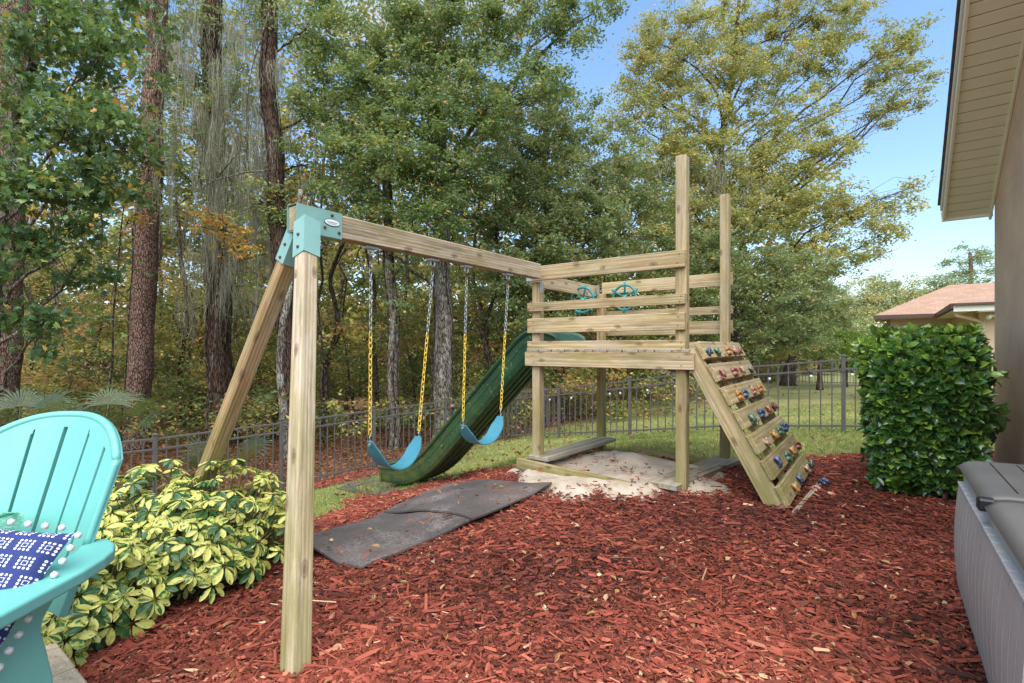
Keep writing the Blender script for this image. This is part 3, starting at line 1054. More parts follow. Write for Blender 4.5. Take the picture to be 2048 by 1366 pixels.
def sleeve(a, b_, L, w=.1):
    """four-sided steel sleeve about the top of a leg, its upper end cut level"""
    d = (b_ - a).normalized()
    Mx = frame(d, Pd, a)
    o = MB()
    y = [(-w / 2, -w / 2), (w / 2, -w / 2), (w / 2, w / 2), (-w / 2, w / 2)]
    o.v = [(-.05, p, q) for p, q in y] + [(L, p, q) for p, q in y] + [(-.05, p * .9, q * .9) for p, q in y] + [(L, p * .9, q * .9) for p, q in y]
    o.f = [[i, (i + 1) % 4, 4 + (i + 1) % 4, 4 + i] for i in range(4)] + [[4 + i, 4 + (i + 1) % 4, 12 + (i + 1) % 4, 12 + i] for i in range(4)] + [[0, 3, 2, 1]]
    ob = put('leg_bracket', arr_mesh('leg_bracket', o.v, o.f, M['teal_steel']), Mx, playset)
    for x_, y_ in ((.06, -1), (.14, -1), (.05, 1), (.14, 1)):
        bo = MB()
        bo.tube([(x_, y_ * w * .5, 0), (x_, y_ * (w * .5 + .006), 0), (x_, y_ * (w * .5 + .011), 0)], [.009, .009, .004], 8)
        put('bolt', arr_mesh('bolt', bo.v, bo.f, M['rust']), Mx, ob)
    return ob


sleeve(near_top, near_bot, .185)
sleeve(far_top, far_bot, .165)
# steel sleeve on the beam
bs = MB()
bl0, bl1 = -.352, -.061
for k in (bl0, bl1):
    for o_, z_ in ((.047, .650), (.047, .80), (-.047, .80), (-.047, .650)):
        bs.v.append(tuple(kb(k, z_, o_)))
bs.f = [[0, 1, 5, 4], [1, 2, 6, 5], [2, 3, 7, 6], [3, 0, 4, 7]]
bso = bs.build('beam_bracket', M['teal_steel'], playset)
sol = bso.modifiers.new('thickness', 'SOLIDIFY')
sol.thickness = .003
for k, z in ((-.13, .778), (-.178, .70), (-.083, .683), (-.33, .70)):
    bo = MB()
    q = kb(k, z, .049)
    bo.tube([q, q + Pd * .005, q + Pd * .011], [.0095, .0095, .004], 8)
    bo.build('bolt', M['rust'], bso)
# oval badge with a line of illegible script
ov = MB()
ctr = kb(-.130, .735, .0505)


def disc(mb, c, rx, rz, n=28, lift=0):
    base = len(mb.v)
    for i in range(n):
        a = 2 * math.pi * i / n
        mb.v.append(tuple(c + S * math.cos(a) * rx + UP * math.sin(a) * rz + Pd * lift))
    for i in range(n):
        a = 2 * math.pi * i / n
        mb.v.append(tuple(c + S * math.cos(a) * rx + UP * math.sin(a) * rz + Pd * (lift + .0015)))
    mb.f.append([base + i for i in range(n)][::-1])
    mb.f.append([base + n + i for i in range(n)])
    mb.f += [[base + i, base + (i + 1) % n, base + n + (i + 1) % n, base + n + i] for i in range(n)]


disc(ov, ctr, .053, .0215)
ovo = ov.build('badge', M['ink'], bso)
ov = MB()
disc(ov, ctr, .049, .018, lift=.0016)
ov.build('badge_face', M['white_plate'], ovo)
ov = MB()
pts = [ctr + Pd * .0036 + S * (-.034 + .068 * i / 40) + UP * (.0035 * math.sin(i * 1.9) + .0015 * math.sin(i * .7)) for i in range(41)]
ov.tube(pts, .0008, 4)
pts = [ctr + Pd * .0036 + S * (-.024 + .048 * i / 12) + UP * (-.009 + .0008 * math.sin(i * 2.3)) for i in range(13)]
ov.tube(pts, .0007, 4)
ov.build('badge_script', M['ink'], ovo)

# ------------------------------------------------------------------ slide
W_SL = .56
rimp = [(-.10, .02), (-.08, .11), (0, .155), (.12, .175), (.30, .185), (.45, .095), (.631, -.073), (1.21, -.63), (1.75, -1.16), (1.986, -1.375), (2.2, -1.505), (2.45, -1.60), (2.80, -1.625)]


def catmull(p, n=5):
    out = []
    for i in range(len(p) - 1):
        a, b_, c, d = p[max(i - 1, 0)], p[i], p[i + 1], p[min(i + 2, len(p) - 1)]
        for j in range(n):
            t_ = j / n
            out.append(tuple(.5 * (2 * b_[k] + (c[k] - a[k]) * t_ + (2 * a[k] - 5 * b_[k] + 4 * c[k] - d[k]) * t_ ** 2 + (3 * b_[k] - a[k] - 3 * c[k] + d[k]) * t_ ** 3) for k in range(2)))
    out.append(p[-1])
    return out


sp = catmull(rimp)
prof = [(-.035, .0), (-.045, -.018), (-.035, -.036), (-.012, -.045), (-.004, -.11), (.002, -.118), (.02, -.20), (.045, -.245), (.085, -.262), (.13, -.262), (.145, -.225), (.19, -.225), (.205, -.262),
        (.25, -.262), (.262, -.225), (.298, -.225), (.31, -.262), (.355, -.262), (.37, -.225), (.415, -.225), (.43, -.262), (.475, -.262), (.515, -.245), (.54, -.20), (.558, -.118), (.564, -.11), (.572, -.045), (.595, -.036), (.605, -.018), (.595, 0),
        (.575, .004), (.56, -.02), (.54, -.1), (.52, -.17), (.47, -.205), (.28, -.212), (.09, -.205), (.04, -.17), (.02, -.1), (0, -.02), (-.015, .004)]
S0 = Vector((.422, 5.31, 0))
V, Fs = [], []
n = len(prof)
for i, (d, z) in enumerate(sp):
    d2, z2 = sp[min(i + 1, len(sp) - 1)]
    d1, z1 = sp[max(i - 1, 0)]
    tx, tz = d2 - d1, z2 - z1
    L = math.hypot(tx, tz)
    tx, tz = tx / L, tz / L
    nx, nz = -tz, tx
    # at the top hump only the walls rise; keep the bed level with the deck
    for (a, hgt) in prof:
        hh = hgt
        if d < .45:
            hh = hgt * (1.0 if hgt > -.06 else (.06 + (abs(hgt) - .06) * 1.0) / abs(hgt))
        q = S0 + S * (a) - Pd * (d + nx * hh) + UP * (z + nz * hh)
        V.append(tuple(q))
for i in range(len(sp) - 1):
    for k in range(n):
        Fs.append([i * n + k, (i + 1) * n + k, (i + 1) * n + (k + 1) % n, i * n + (k + 1) % n])
# end wall of the run-out: a shallow lip
slide = put('slide', arr_mesh('slide', V, Fs, M['slide'], smooth=False), None, playset)
slide.matrix_basis = world_of(playset).inverted()
dE, zE = sp[-1]
lip = MB()
pts = [S0 + S * a - Pd * (dE + .01) + UP * (zE + z_) for a, z_ in ((-.03, -.02), (.0, -.02), (.28, -.02), (.56, -.02), (.59, -.02))]
lip.tube(pts, .02, 8)
for z_ in (-.06, -.12, -.18, -.23):
    pass
q = S0 + S * .28 - Pd * (dE - .005) + UP * (zE - .14)
lip.box(q, .03, .57, .2, Matrix((-Pd, S, UP)).transposed())
lip.build('slide_lip', M['slide'], slide)
ft = MB()
q = S0 + S * .12 - Pd * (dE - .5) + UP * (zE - .34)
ft.box(q, .30, .05, .18, Matrix((-Pd, S, UP)).transposed())
ft.box(q + S * .32, .30, .05, .18, Matrix((-Pd, S, UP)).transposed())
ft.build('slide_foot', M['slide'], slide)
br_ = MB()
q = S0 - Pd * 1.62 + UP * (-1.22)
br_.tube([q + S * .0, q + S * .28 - UP * .06, q + S * .56], .03, 8)
br_.build('slide_brace', M['slide'], slide)

# ------------------------------------------------------------------ climbing wall
a0 = Vector(tw(Wt + .09, 0, -.02))                   # top at the deck edge
wd = (Pd * .63 - UP * 1.16).normalized()             # down the slope
wn = (Pd * 1.16 + UP * .63).normalized()             # outward
wl = 1.31
for b_ in (-.035, 1.30):
    board('stringer', a0 + S * b_ + wn * -.02 - wd * .0, a0 + S * b_ + wd * (wl + .02) + wn * -.02, .13, .04, M['wood'], playset, wdir=wn)
for b_ in (.42, .92):
    board('cleat', a0 + S * b_ + wd * .05 + wn * .018, a0 + S * b_ + wd * (wl - .05) + wn * .018, .04, .14, M['wood_red'], playset, wdir=wn)
random.seed(3)


def hold_mesh(v):
    mb = MB()
    pts, rad = [], []
    nseg = 9
    for i in range(nseg + 1):
        a = math.radians(-60 + (250 + 20 * v) * i / nseg)
        pts.append(Vector((.024 * math.cos(a), .020 * math.sin(a), .010 + .014 * math.sin(math.pi * i / nseg) + .003 * v)))
        rad.append((.015 - .008 * i / nseg) * (1 + .25 * math.sin(i * 1.7 + v)))
    mb.tube(pts, rad, 7)
    mb.tube([Vector((0, -.012, -.002)), Vector((.002, -.01, .012)), Vector((.004, -.02, .024)), Vector((.006, -.036, .028))], [.024, .02, .012, .004], 7)
    mb.tube([Vector((-.01, .016, 0)), Vector((-.014, .026, .012)), Vector((-.02, .036, .018))], [.016, .011, .004], 6)
    return mb


hms = {}
for v in range(3):
    for kx in HM:
        mb = hold_mesh(v)
        hms[(v, kx)] = arr_mesh('climbing_hold', mb.v, mb.f, HM[kx], smooth=True)
hz = [[(160, 150, 'b'), (215, 140, 'g'), (305, 152, 'o'), (328, 118, 't'), (365, 122, 'r')], [(240, 278, 'r'), (320, 255, 'r'), (388, 262, 't'), (445, 243, 'g')],
      [(350, 420, 'o'), (400, 418, 'b'), (457, 390, 't'), (500, 365, 'o')], [(448, 600, 'g'), (505, 550, 'b'), (562, 522, 'r'), (605, 500, 'd')],
      [(542, 742, 't'), (600, 705, 'o'), (638, 667, 'g'), (668, 635, 'b')], [(620, 878, 'b'), (692, 845, 'g'), (745, 842, 'o'), (768, 770, 'd')],
      [(745, 1072, 'o'), (775, 1005, 'b'), (838, 945, 't'), (865, 892, 'g')]]
nB = 7
pB = (wl - .10) / (nB - 1)
for i in range(nB):
    c0 = a0 + wd * (.04 + pB * i) + wn * .065
    bo = board('climbing_board', c0 - S * .07, c0 + S * 1.33, .152, .038, M['wood'], playset, wdir=wd)
    pp = c0 + wn * .0195
    for (zx, zy, kx) in hz[i]:
        px, py = 1380 + zx / 3.596, 680 + zy / 3.596
        ray = Vector(((px - 1024) / F, 1, (HY - py) / F))
        tt = pp.dot(wn) / ray.dot(wn)
        q = ray * tt
        # keep it on its board
        al = max(-.02, min(1.28, (q - c0).dot(S)))
        ac = max(-.03, min(.03, (q - c0).dot(wd)))
        q = pp + S * al + wd * ac
        Mx = frame(S, wn, q) @ Matrix.Rotation(random.uniform(-.9, .9) + math.pi * random.randint(0, 1), 4, 'Z') @ Matrix.Scale(random.uniform(1.08, 1.3), 4)
        put('climbing_hold', hms[(random.randint(0, 2), kx)], Mx, bo)

# ------------------------------------------------------------------ steering wheels
def wheel(c, rot):
    mb = MB()
    Rw = .142
    ring = [c + Pd * Rw * math.cos(a) + UP * Rw * math.sin(a) for a in [2 * math.pi * i / 28 for i in range(28)]]
    Vr, Fr = [], []
    for i in range(28):
        a = 2 * math.pi * i / 28
        rd = Pd * math.cos(a) + UP * math.sin(a)
        for k in range(7):
            q = 2 * math.pi * k / 7
            Vr.append(tuple(c + rd * (Rw + .014 * math.cos(q)) + S * .014 * math.sin(q)))
    for i in range(28):
        for k in range(7):
            Fr.append([i * 7 + k, i * 7 + (k + 1) % 7, ((i + 1) % 28) * 7 + (k + 1) % 7, ((i + 1) % 28) * 7 + k])
    w_ = put('steering_wheel', arr_mesh('steering_wheel', Vr, Fr, M['wheel_teal'], True), None, playset)
    w_.matrix_basis = world_of(playset).inverted()
    for j in range(6):
        a = rot + j * math.pi / 3
        rd = Pd * math.cos(a) + UP * math.sin(a)
        sb = MB()
        sb.tube([c, c + rd * Rw, c + rd * (Rw + .036)], [.011, .011, .015], 7)
        sb.build('spoke', M['wheel_teal'], w_, True)
    hb = MB()
    hb.tube([c - S * .02, c + S * .09], .028, 10)
    hb.build('hub', M['wheel_teal'], w_, True)


wheel(P(1249, 595, 5.82), .5)
wheel(P(1165, 600, 5.72), .25)
qa = P(1165, 600, 5.72) + S * .1
board('wheel_cleat', qa - Pd * .08, Vector((tw(-.0, Dt, 0).x, tw(0, Dt, 0).y, qa.z)) - S * .06, .09, .036, M['wood'], playset)

# ------------------------------------------------------------------ swings
def link_mesh(mt, L, wd_, r):
    V, Fr = [], []
    nn = 12
    for i in range(nn):
        a = 2 * math.pi * i / nn
        cx_, cz_ = math.cos(a), math.sin(a)
        q = Vector((cx_ * wd_ / 2, 0, cz_ * wd_ / 2 + (L / 2 - wd_ / 2) * (1 if cz_ > 0.01 else -1 if cz_ < -.01 else 0)))
        rd = Vector((cx_, 0, cz_))
        for k in range(5):
            b_ = 2 * math.pi * k / 5
            V.append(tuple(q + rd * r * math.cos(b_) + Vector((0, 1, 0)) * r * math.sin(b_)))
    for i in range(nn):
        for k in range(5):
            Fr.append([i * 5 + k, i * 5 + (k + 1) % 5, ((i + 1) % nn) * 5 + (k + 1) % 5, ((i + 1) % nn) * 5 + k])
    return arr_mesh('chain_link', V, Fr, mt, True)


LM = (link_mesh(M['zinc'], .034, .019, .0028), link_mesh(M['yellow_chain'], .042, .021, .0033))


def swing(ka, kc, pa, pb, low, label):
    A, B = kb(ka, .655, -.0), kb(kc, .655, -.0)
    ea, eb = pa, pb
    root = thing('swing', (A + B) / 2, label, 'swing', 'belt swings hanging from the beam')
    for top, bot in ((A, ea), (B, eb)):
        hg = MB()
        hg.box(top - UP * .012, .09, .05, .016, Matrix((S, Pd, UP)).transposed())
        hg.tube([top - UP * .02 - S * .02, top - UP * .05 - S * .018, top - UP * .062, top - UP * .05 + S * .018, top - UP * .02 + S * .02], .006, 6)
        hg.build('hanger', M['zinc'], root)
        cl = MB()
        cl.tube([top - UP * .055 + Pd * .0, top - UP * .07 + S * .009, top - UP * .09 + S * .009, top - UP * .105, top - UP * .09 - S * .009, top - UP * .07 - S * .009, top - UP * .055], .0045, 6)
        cl.build('quick_link', M['rust'], root)
        a_ = top - UP * .10
        d = bot - a_
        L = d.length
        x = 0.0
        par = 0
        while x < L - .05:
            yel = x > L * .37
            st = .0355 if yel else .0285
            q = a_ + d * ((x + st / 2) / L)
            Mx = frame(S if par == 0 else Pd, d.normalized() * -1, q)
            put('chain_link', LM[1 if yel else 0], Mx @ Matrix.Rotation(random.uniform(-.25, .25), 4, 'Z'), root)
            par ^= 1
            x += st
        hk = MB()
        q = a_ + d * ((x) / L)
        hk.tube([q + UP * .012, q - UP * .0 + S * .01, q - UP * .018 - S * .006, q - UP * .034 + S * .004, bot - UP * .012], .0035, 6)
        hk.build('hook', M['zinc'], root)
    # belt
    n_, w2 = 22, .068
    rows = []
    for i in range(n_ + 1):
        t_ = i / n_
        q = ea.lerp(eb, t_)
        sag = (1 - (abs(2 * t_ - 1)) ** 2.4)
        e_ = .02 * math.sin(math.pi * t_)
        q = q - UP * (sag * low + .01)
        taper = 1 if .1 < t_ < .9 else .45 + .55 * min(t_, 1 - t_) / .1
        rows.append((q - Pd * w2 * taper, q + Pd * w2 * taper))
    V, Fr = [], []
    for i, (p, q) in enumerate(rows):
        a_, b2 = rows[max(i - 1, 0)], rows[min(i + 1, n_)]
        tn = (b2[0] - a_[0]).normalized()
        nn = tn.cross(Pd).normalized() * .004
        for z_ in (p + nn, q + nn, q - nn, p - nn):
            V.append(tuple(z_))
    for i in range(n_):
        for k in range(4):
            Fr.append([4 * i + k, 4 * i + (k + 1) % 4, 4 * i + 4 + (k + 1) % 4, 4 * i + 4 + k])
    Fr += [[3, 2, 1, 0], [4 * n_, 4 * n_ + 1, 4 * n_ + 2, 4 * n_ + 3]]
    st_ = put('seat', arr_mesh('seat', V, Fr, M['swing_blue']), None, root)
    st_.matrix_basis = world_of(root).inverted()
    for e_ in (ea, eb):
        g_ = MB()
        q = e_ - UP * .03
        g_.tube([q - S * .008, q + S * .008], .011, 10)
        g_.build('grommet', M['zinc'], st_)


A1 = kb(.188, 0)
swing(.188, .742, P(740, 880, 3.30), P(837, 870, 3.66), .20, 'blue belt swing on yellow and grey chains nearest the A-frame legs')
swing(1.115, 1.661, P(926, 848, 4.03), P(1001, 830, 4.42), .19, 'blue belt swing on yellow and grey chains beside the play tower')

# ------------------------------------------------------------------ sandbox under the deck
def sandm():
    m, nt, b = mat('pale_sand')
    t = nd(nt, 'ShaderNodeTexCoord').outputs['Object']
    n = nd(nt, 'ShaderNodeTexNoise', Vector=t, Scale=5.0, Detail=8.0, Roughness=.7).outputs[0]
    n2 = nd(nt, 'ShaderNodeTexNoise', Vector=t, Scale=70.0, Detail=4.0).outputs[0]
    c = ramp(nt, n, [(.3, (.33, .26, .18)), (.55, (.50, .415, .32)), (.8, (.58, .50, .41))])
    nt.links.new(c, b.inputs['Base Color'])
    b.inputs['Roughness'].default_value = .95
    bump(nt, mth(nt, 'ADD', n, n2), .6, .02, b)
    return m


xs = np.arange(-1.35, 1.35, .03)
ys = np.arange(-1.3, 1.2, .03)
Xl, Yl = np.meshgrid(xs, ys)
wx = .95 + Xl * Pd.x + Yl * S.x
wy = 4.85 + Xl * Pd.y + Yl * S.y
sw = sand_w(wx, wy)
hz_ = gz(wx.ravel(), wy.ravel()).reshape(wx.shape) + (sw - .55) * .075 + (vnoise(wx * 7, wy * 7, 41) - .5) * .03
hz_ += .05 * np.exp(-((Xl - .05) ** 2 + (Yl - .35) ** 2) / .07) - .07 * np.exp(-((Xl + .2) ** 2 + (Yl + .05) ** 2) / .12)
V = np.stack([wx.ravel(), wy.ravel(), hz_.ravel()], 1)
nx = len(xs)
i = np.arange(nx - 1)[None, :] + np.arange(len(ys) - 1)[:, None] * nx
tag(put('sand', arr_mesh('sand', V, np.stack([i, i + 1, i + 1 + nx, i + nx], -1).reshape(-1, 4), sandm(), True)), 'pale sand spread under the play tower', kind='structure')
sb = thing('sandbox_frame', tw(.7, .7, -1.2), 'mossy timber frame boards around the sand under the deck', 'sandbox')
board('frame_board', tw(-.16, -.13, -1.15), tw(1.05, -.18, -1.19), .11, .038, M['wood'], sb)
board('frame_board', tw(-.12, -.12, -1.16), tw(-.12, Dt + .1, -1.2), .11, .038, M['wood'], sb)
board('frame_board', tw(.45, Dt - .12, -1.17), tw(1.3, Dt - .28, -1.19), .09, .038, M['wood_red'], sb)
pl = board('plank', tw(.05, -.08, -1.085), tw(.09, Dt - .02, -1.10), .23, .04, M['wood_grey'], None, wdir=Pd)
tag(pl, 'wide grey plank laid as a bench along the left side of the sand', 'plank')
pl = board('plank', tw(Wt - .13, -.14, -1.135), tw(Wt + .02, Dt + .02, -1.18), .26, .045, M['wood_grey'], None, wdir=Pd)
tag(pl, 'sandy grey plank passing under the deck beside the right front post', 'plank')
# a short timber lying on the mulch at the foot of the climbing wall
qa, qb = hit(1588, 1030), hit(1638, 972)
bd = board('edging_board', qa - UP * .005, qb + UP * .0, .04, .035, M['wood_grey'], None)
tag(bd, 'thin grey edging board sunk in the mulch at the foot of the climbing wall', 'board')
for (px, py, kx, lb) in ((1648, 970, 'b', 'loose blue climbing hold lying on the mulch past the climbing wall'), (1632, 985, 't', 'loose pinkish climbing hold lying on the mulch beside the edging board')):
    q = hit(px, py)
    tag(put('climbing_hold', hms[(1, kx)], Matrix.Translation(q + UP * .01) @ Matrix.Scale(1.1, 4)), lb, 'climbing hold')

# ------------------------------------------------------------------ rubber mats
def matm():
    m, nt, b = mat('black_rubber_mat')
    t = nd(nt, 'ShaderNodeTexCoord').outputs['Object']
    n = nd(nt, 'ShaderNodeTexNoise', Vector=t, Scale=2.0, Detail=6.0).outputs[0]
    c = ramp(nt, n, [(.35, (.058, .048, .044)), (.55, (.10, .082, .074)), (.7, (.14, .085, .068))])
    n2 = nd(nt, 'ShaderNodeTexNoise', Vector=t, Scale=46.0, Detail=7.0, Roughness=.85).outputs[0]
    n3 = nd(nt, 'ShaderNodeTexNoise', Vector=t, Scale=2.6, Detail=4.0).outputs[0]
    d = mth(nt, 'ADD', n2, mth(nt, 'MULTIPLY_ADD', n3, .6, -.28))
    c = mixc(nt, ramp(nt, d, [(.56, 0.0), (.72, .8)]), c, (.27, .235, .21))
    nt.links.new(c, b.inputs['Base Color'])
    b.inputs['Roughness'].default_value = .75
    bump(nt, n2, .4, .004, b)
    return m


M['mat'] = matm()


def rubber_mat(corners, lift, label, seed):
    c = [hit(*q) for q in corners]
    n_ = 26
    V = []
    for z_ in (0, 1):
        for j in range(n_ + 1):
            for i in range(n_ + 1):
                u, v = i / n_, j / n_
                q = c[0] * (1 - u) * (1 - v) + c[1] * u * (1 - v) + c[2] * u * v + c[3] * (1 - u) * v
                ed = max(abs(u - .5), abs(v - .5)) * 2
                z = g1(q.x, q.y) + lift + .020 * math.sin(3.2 * u + seed) * math.sin(2.6 * v + seed * 2) + .03 * float(vnoise(u * 3, v * 3, seed)) - .02
                V.append((q.x, q.y, z + (.008 if z_ == 0 else -.006)))
    Fr = []
    N1 = n_ + 1
    o = N1 * N1
    for j in range(n_):
        for i in range(n_):
            a = j * N1 + i
            Fr.append([a, a + 1, a + 1 + N1, a + N1])
            Fr.append([o + a, o + a + N1, o + a + 1 + N1, o + a + 1])
    for i in range(n_):
        Fr.append([i, o + i, o + i + 1, i + 1])
        a = n_ * N1 + i
        Fr.append([a, a + 1, o + a + 1, o + a])
        a = i * N1
        Fr.append([a, a + N1, o + a + N1, o + a])
        a = i * N1 + n_
        Fr.append([a, o + a, o + a + N1, a + N1])
    return tag(put('rubber_mat', arr_mesh('rubber_mat', V, Fr, M['mat'])), label, 'mat')


MATS = []
rubber_mat([(590, 1105), (722, 1146), (952, 1052), (765, 1024)], .030, 'black rubber mat on the mulch under the nearer swing', 1)
rubber_mat([(768, 1028), (945, 1058), (1104, 978), (888, 979)], .040, 'black rubber mat dusted with sand under the farther swing', 2)
rubber_mat([(672, 978), (770, 992), (815, 968), (735, 955)], .015, 'sandy dark mat in the bed under the end of the slide', 3)
MATPOLY = [[tuple(hit(*q).xy) for q in pp] for pp in ([(590, 1105), (722, 1146), (952, 1052), (1104, 978), (888, 979), (765, 1024)], [(672, 978), (770, 992), (815, 968), (735, 955)])]

# ------------------------------------------------------------------ fences
PH = 1.22


def fence(pts, label, npan, cap=True, detail=True, group=None, mm='fence'):
    """one thing per run; pts are post positions"""
    root = thing('metal_fence', (pts[0].x, pts[0].y, g1(pts[0].x, pts[0].y)), label, 'fence', group)
    pm = chbox(PH + .12, .055, .055, M[mm], .004)
    cm_ = MB()
    cm_.v = [(-.036, -.036, 0), (.036, -.036, 0), (.036, .036, 0), (-.036, .036, 0), (-.036, -.036, .014), (.036, -.036, .014), (.036, .036, .014), (-.036, .036, .014), (0, 0, .032)]
    cm_.f = [[0, 3, 2, 1], [0, 1, 5, 4], [1, 2, 6, 5], [2, 3, 7, 6], [3, 0, 4, 7], [4, 5, 8], [5, 6, 8], [6, 7, 8], [7, 4, 8]]
    cmm = arr_mesh('post_cap', cm_.v, cm_.f, M[mm])
    pk = {}
    allp = MB()
    for i, p in enumerate(pts):
        z = g1(p.x, p.y)
        o = put('fence_post', pm, frame(UP, RD, (p.x, p.y, z + (PH + .12) / 2 - .12 + .02)), root)
        if detail:
            put('post_cap', cmm, frame(RD, UP, (p.x, p.y, z + PH + .02)), o)
        if i == len(pts) - 1:
            break
        q = pts[i + 1]
        zq = g1(q.x, q.y)
        A, B = Vector((p.x, p.y, z)), Vector((q.x, q.y, zq))
        for hgt in (PH - .04, PH - .19, .11):
            if detail:
                board('fence_rail', A + UP * hgt, B + UP * hgt, .03, .028, M[mm], root, c=.003)
            else:
                allp.box((A + B) / 2 + UP * hgt, (B - A).length, .03, .03, frame(B - A, UP, (0, 0, 0)).to_3x3())
        pmesh = chbox(PH - .1, .017, .017, M[mm], .0)
        for j in range(1, npan):
            c = A.lerp(B, j / npan) + UP * (.06 + (PH - .1) / 2 - .01)
            if detail:
                put('picket', pmesh, frame(UP, B - A, c), root)
            else:
                allp.box(c, .016, .016, PH - .1)
    if allp.v:
        tag(allp.build('pickets', M[mm], root), kind='stuff')
    return root


p563 = Vector((-3.96, 8.63, 0))
rear = [p563 + (Vector((-1.22, -1.34, 0)) * i) for i in (4, 3, 2, 1)] + [p563, Vector((-2.74, 9.97, 0)), Vector((-1.5, 11.3, 0)), Vector((-.3, 12.75, 0))]
fence(rear, 'dark bronze metal picket fence along the woods behind the slide and swings', 13)
cs = Vector((-.22, 12.82, 0))
side = [cs, Vector((1.12, 11.98, 0)), Vector((2.52, 10.75, 0)), Vector((3.95, 9.46, 0)), Vector((5.39, 8.17, 0)), Vector((6.82, 6.88, 0))]
fence(side, 'dark bronze metal picket fence with hanging bulbs between the two lawns', 12)
nd_ = Vector((.6, .8, 0))
far1 = [Vector((-.1, 12.98, 0)) + nd_ * 1.85 * i for i in range(10)]
fence(far1, 'dark metal fence running away behind the neighbours lawn at the wood edge', 13, detail=False, mm='fence_far')
f2 = far1[-1] + Vector((.2, .1, 0))
far2 = [f2 + Vector((.975, -.22, 0)) * 1.85 * i for i in range(8)]
fence(far2, 'distant dark metal fence across the far end of the neighbours lawn', 13, detail=False, mm='fence_far')

# string lights on the side fence
M['glass'] = simple('pale_bulb_glass', (.5, .52, .52), .12, .05, 5)
sl = thing('string_lights', (2.5, 10.7, -.8), 'black string of pale glass bulbs hung along the side fence', 'string lights')
sideu = (side[4] - side[1]).normalized()
fn = Vector((-sideu.y, sideu.x, 0))
if fn.y > 0:
    fn = -fn
bulbs = []
for (px, py) in ((1101, 813), (1144, 811), (1221, 786), (1242, 788), (1296, 783), (1352, 773), (1420, 768), (1490, 762), (1540, 752), (1623, 752), (1705, 748)):
    u = (px - 1024) / F
    # on the fence line through side[1]-side[4]
    a_, b_ = side[1], sideu
    k = (a_.x - u * a_.y) / (u * b_.y - b_.x)
    q = a_ + b_ * k + fn * .03
    z = g1(q.x, q.y) + PH - .21
    bulbs.append(Vector((q.x, q.y, z)))
wpts = []
for i in range(len(bulbs) - 1):
    for j in range(5):
        t_ = j / 5
        q = bulbs[i].lerp(bulbs[i + 1], t_)
        wpts.append(q - UP * .05 * 4 * t_ * (1 - t_) * (.6 + .4 * (i % 2)))
wpts.append(bulbs[-1])
MB().tube(wpts, .004, 5).build('wire', M['black'], sl)
bmb = MB().tube([(0, 0, -.05), (0, 0, -.06), (0, 0, -.08), (0, 0, -.10), (0, 0, -.108)], [.014, .018, .026, .02, .006], 10)
bme = arr_mesh('bulb', bmb.v, bmb.f, M['glass'], True)
smb = MB().tube([(0, 0, .005), (0, 0, -.05)], [.014, .018], 8)
sme = arr_mesh('socket', smb.v, smb.f, M['black'], True)
for q in bulbs:
    o = put('bulb', bme, Matrix.Translation(q), sl)
    put('socket', sme, Matrix.Translation(q), o)

# ------------------------------------------------------------------ storage box
def boxmat(name, col, low=True):
    m, nt, b = mat(name)
    t = nd(nt, 'ShaderNodeTexCoord').outputs['Object']
    n = nd(nt, 'ShaderNodeTexNoise', Vector=t, Scale=4.0, Detail=7.0).outputs[0]
    n2 = nd(nt, 'ShaderNodeTexNoise', Vector=t, Scale=160.0, Detail=2.0).outputs[0]
    c = ramp(nt, n, [(.3, [x * .88 for x in col]), (.7, [x * 1.1 for x in col])])
    c = mixc(nt, ramp(nt, n2, [(.4, .12), (.6, 0.0)]), c, [x * .7 for x in col])
    if low:
        pz = nd(nt, 'ShaderNodeSeparateXYZ', i0=nd(nt, 'ShaderNodeNewGeometry').outputs['Position']).outputs[2]
        lo = mth(nt, 'MULTIPLY_ADD', pz, -2.2, -2.1, clamp=True)
        c = mixc(nt, mth(nt, 'MULTIPLY', lo, ramp(nt, n, [(.35, .3), (.65, 1.0)])), c, (.30, .26, .22))
    nt.links.new(c, b.inputs['Base Color'])
    b.inputs['Roughness'].default_value = .5
    bump(nt, n2, .12, .003, b)
    return m


M['box'] = boxmat('grey_resin', (.42, .40, .365))
M['ledge'] = boxmat('light_grey_resin', (.5, .48, .46), False)
M['lid'] = boxmat('dark_grey_resin', (.155, .142, .128), False)
bx = thing('storage_box', (2.1, 2.0, -1.2), 'grey plastic storage deck box with dark lid against the house wall', 'storage box')
B0 = Vector((2.213, 2.485, 0))            # far front corner at ground


def bp(l, d, z):
    q = B0 - S * l + Pd * d
    return Vector((q.x, q.y, z))


BL, BDp = 1.62, .66
core = MB()
core.v = [tuple(bp(l, d, z)) for z, ins in ((-1.22, .035), (-.60, .012)) for l, d in ((ins, ins), (BL - ins, ins), (BL - ins, BDp), (ins, BDp))]
core.f = [[0, 1, 2, 3], [4, 7, 6, 5], [0, 4, 5, 1], [1, 5, 6, 2], [2, 6, 7, 3], [3, 7, 4, 0]]
core.build('body', M['box'], bx)


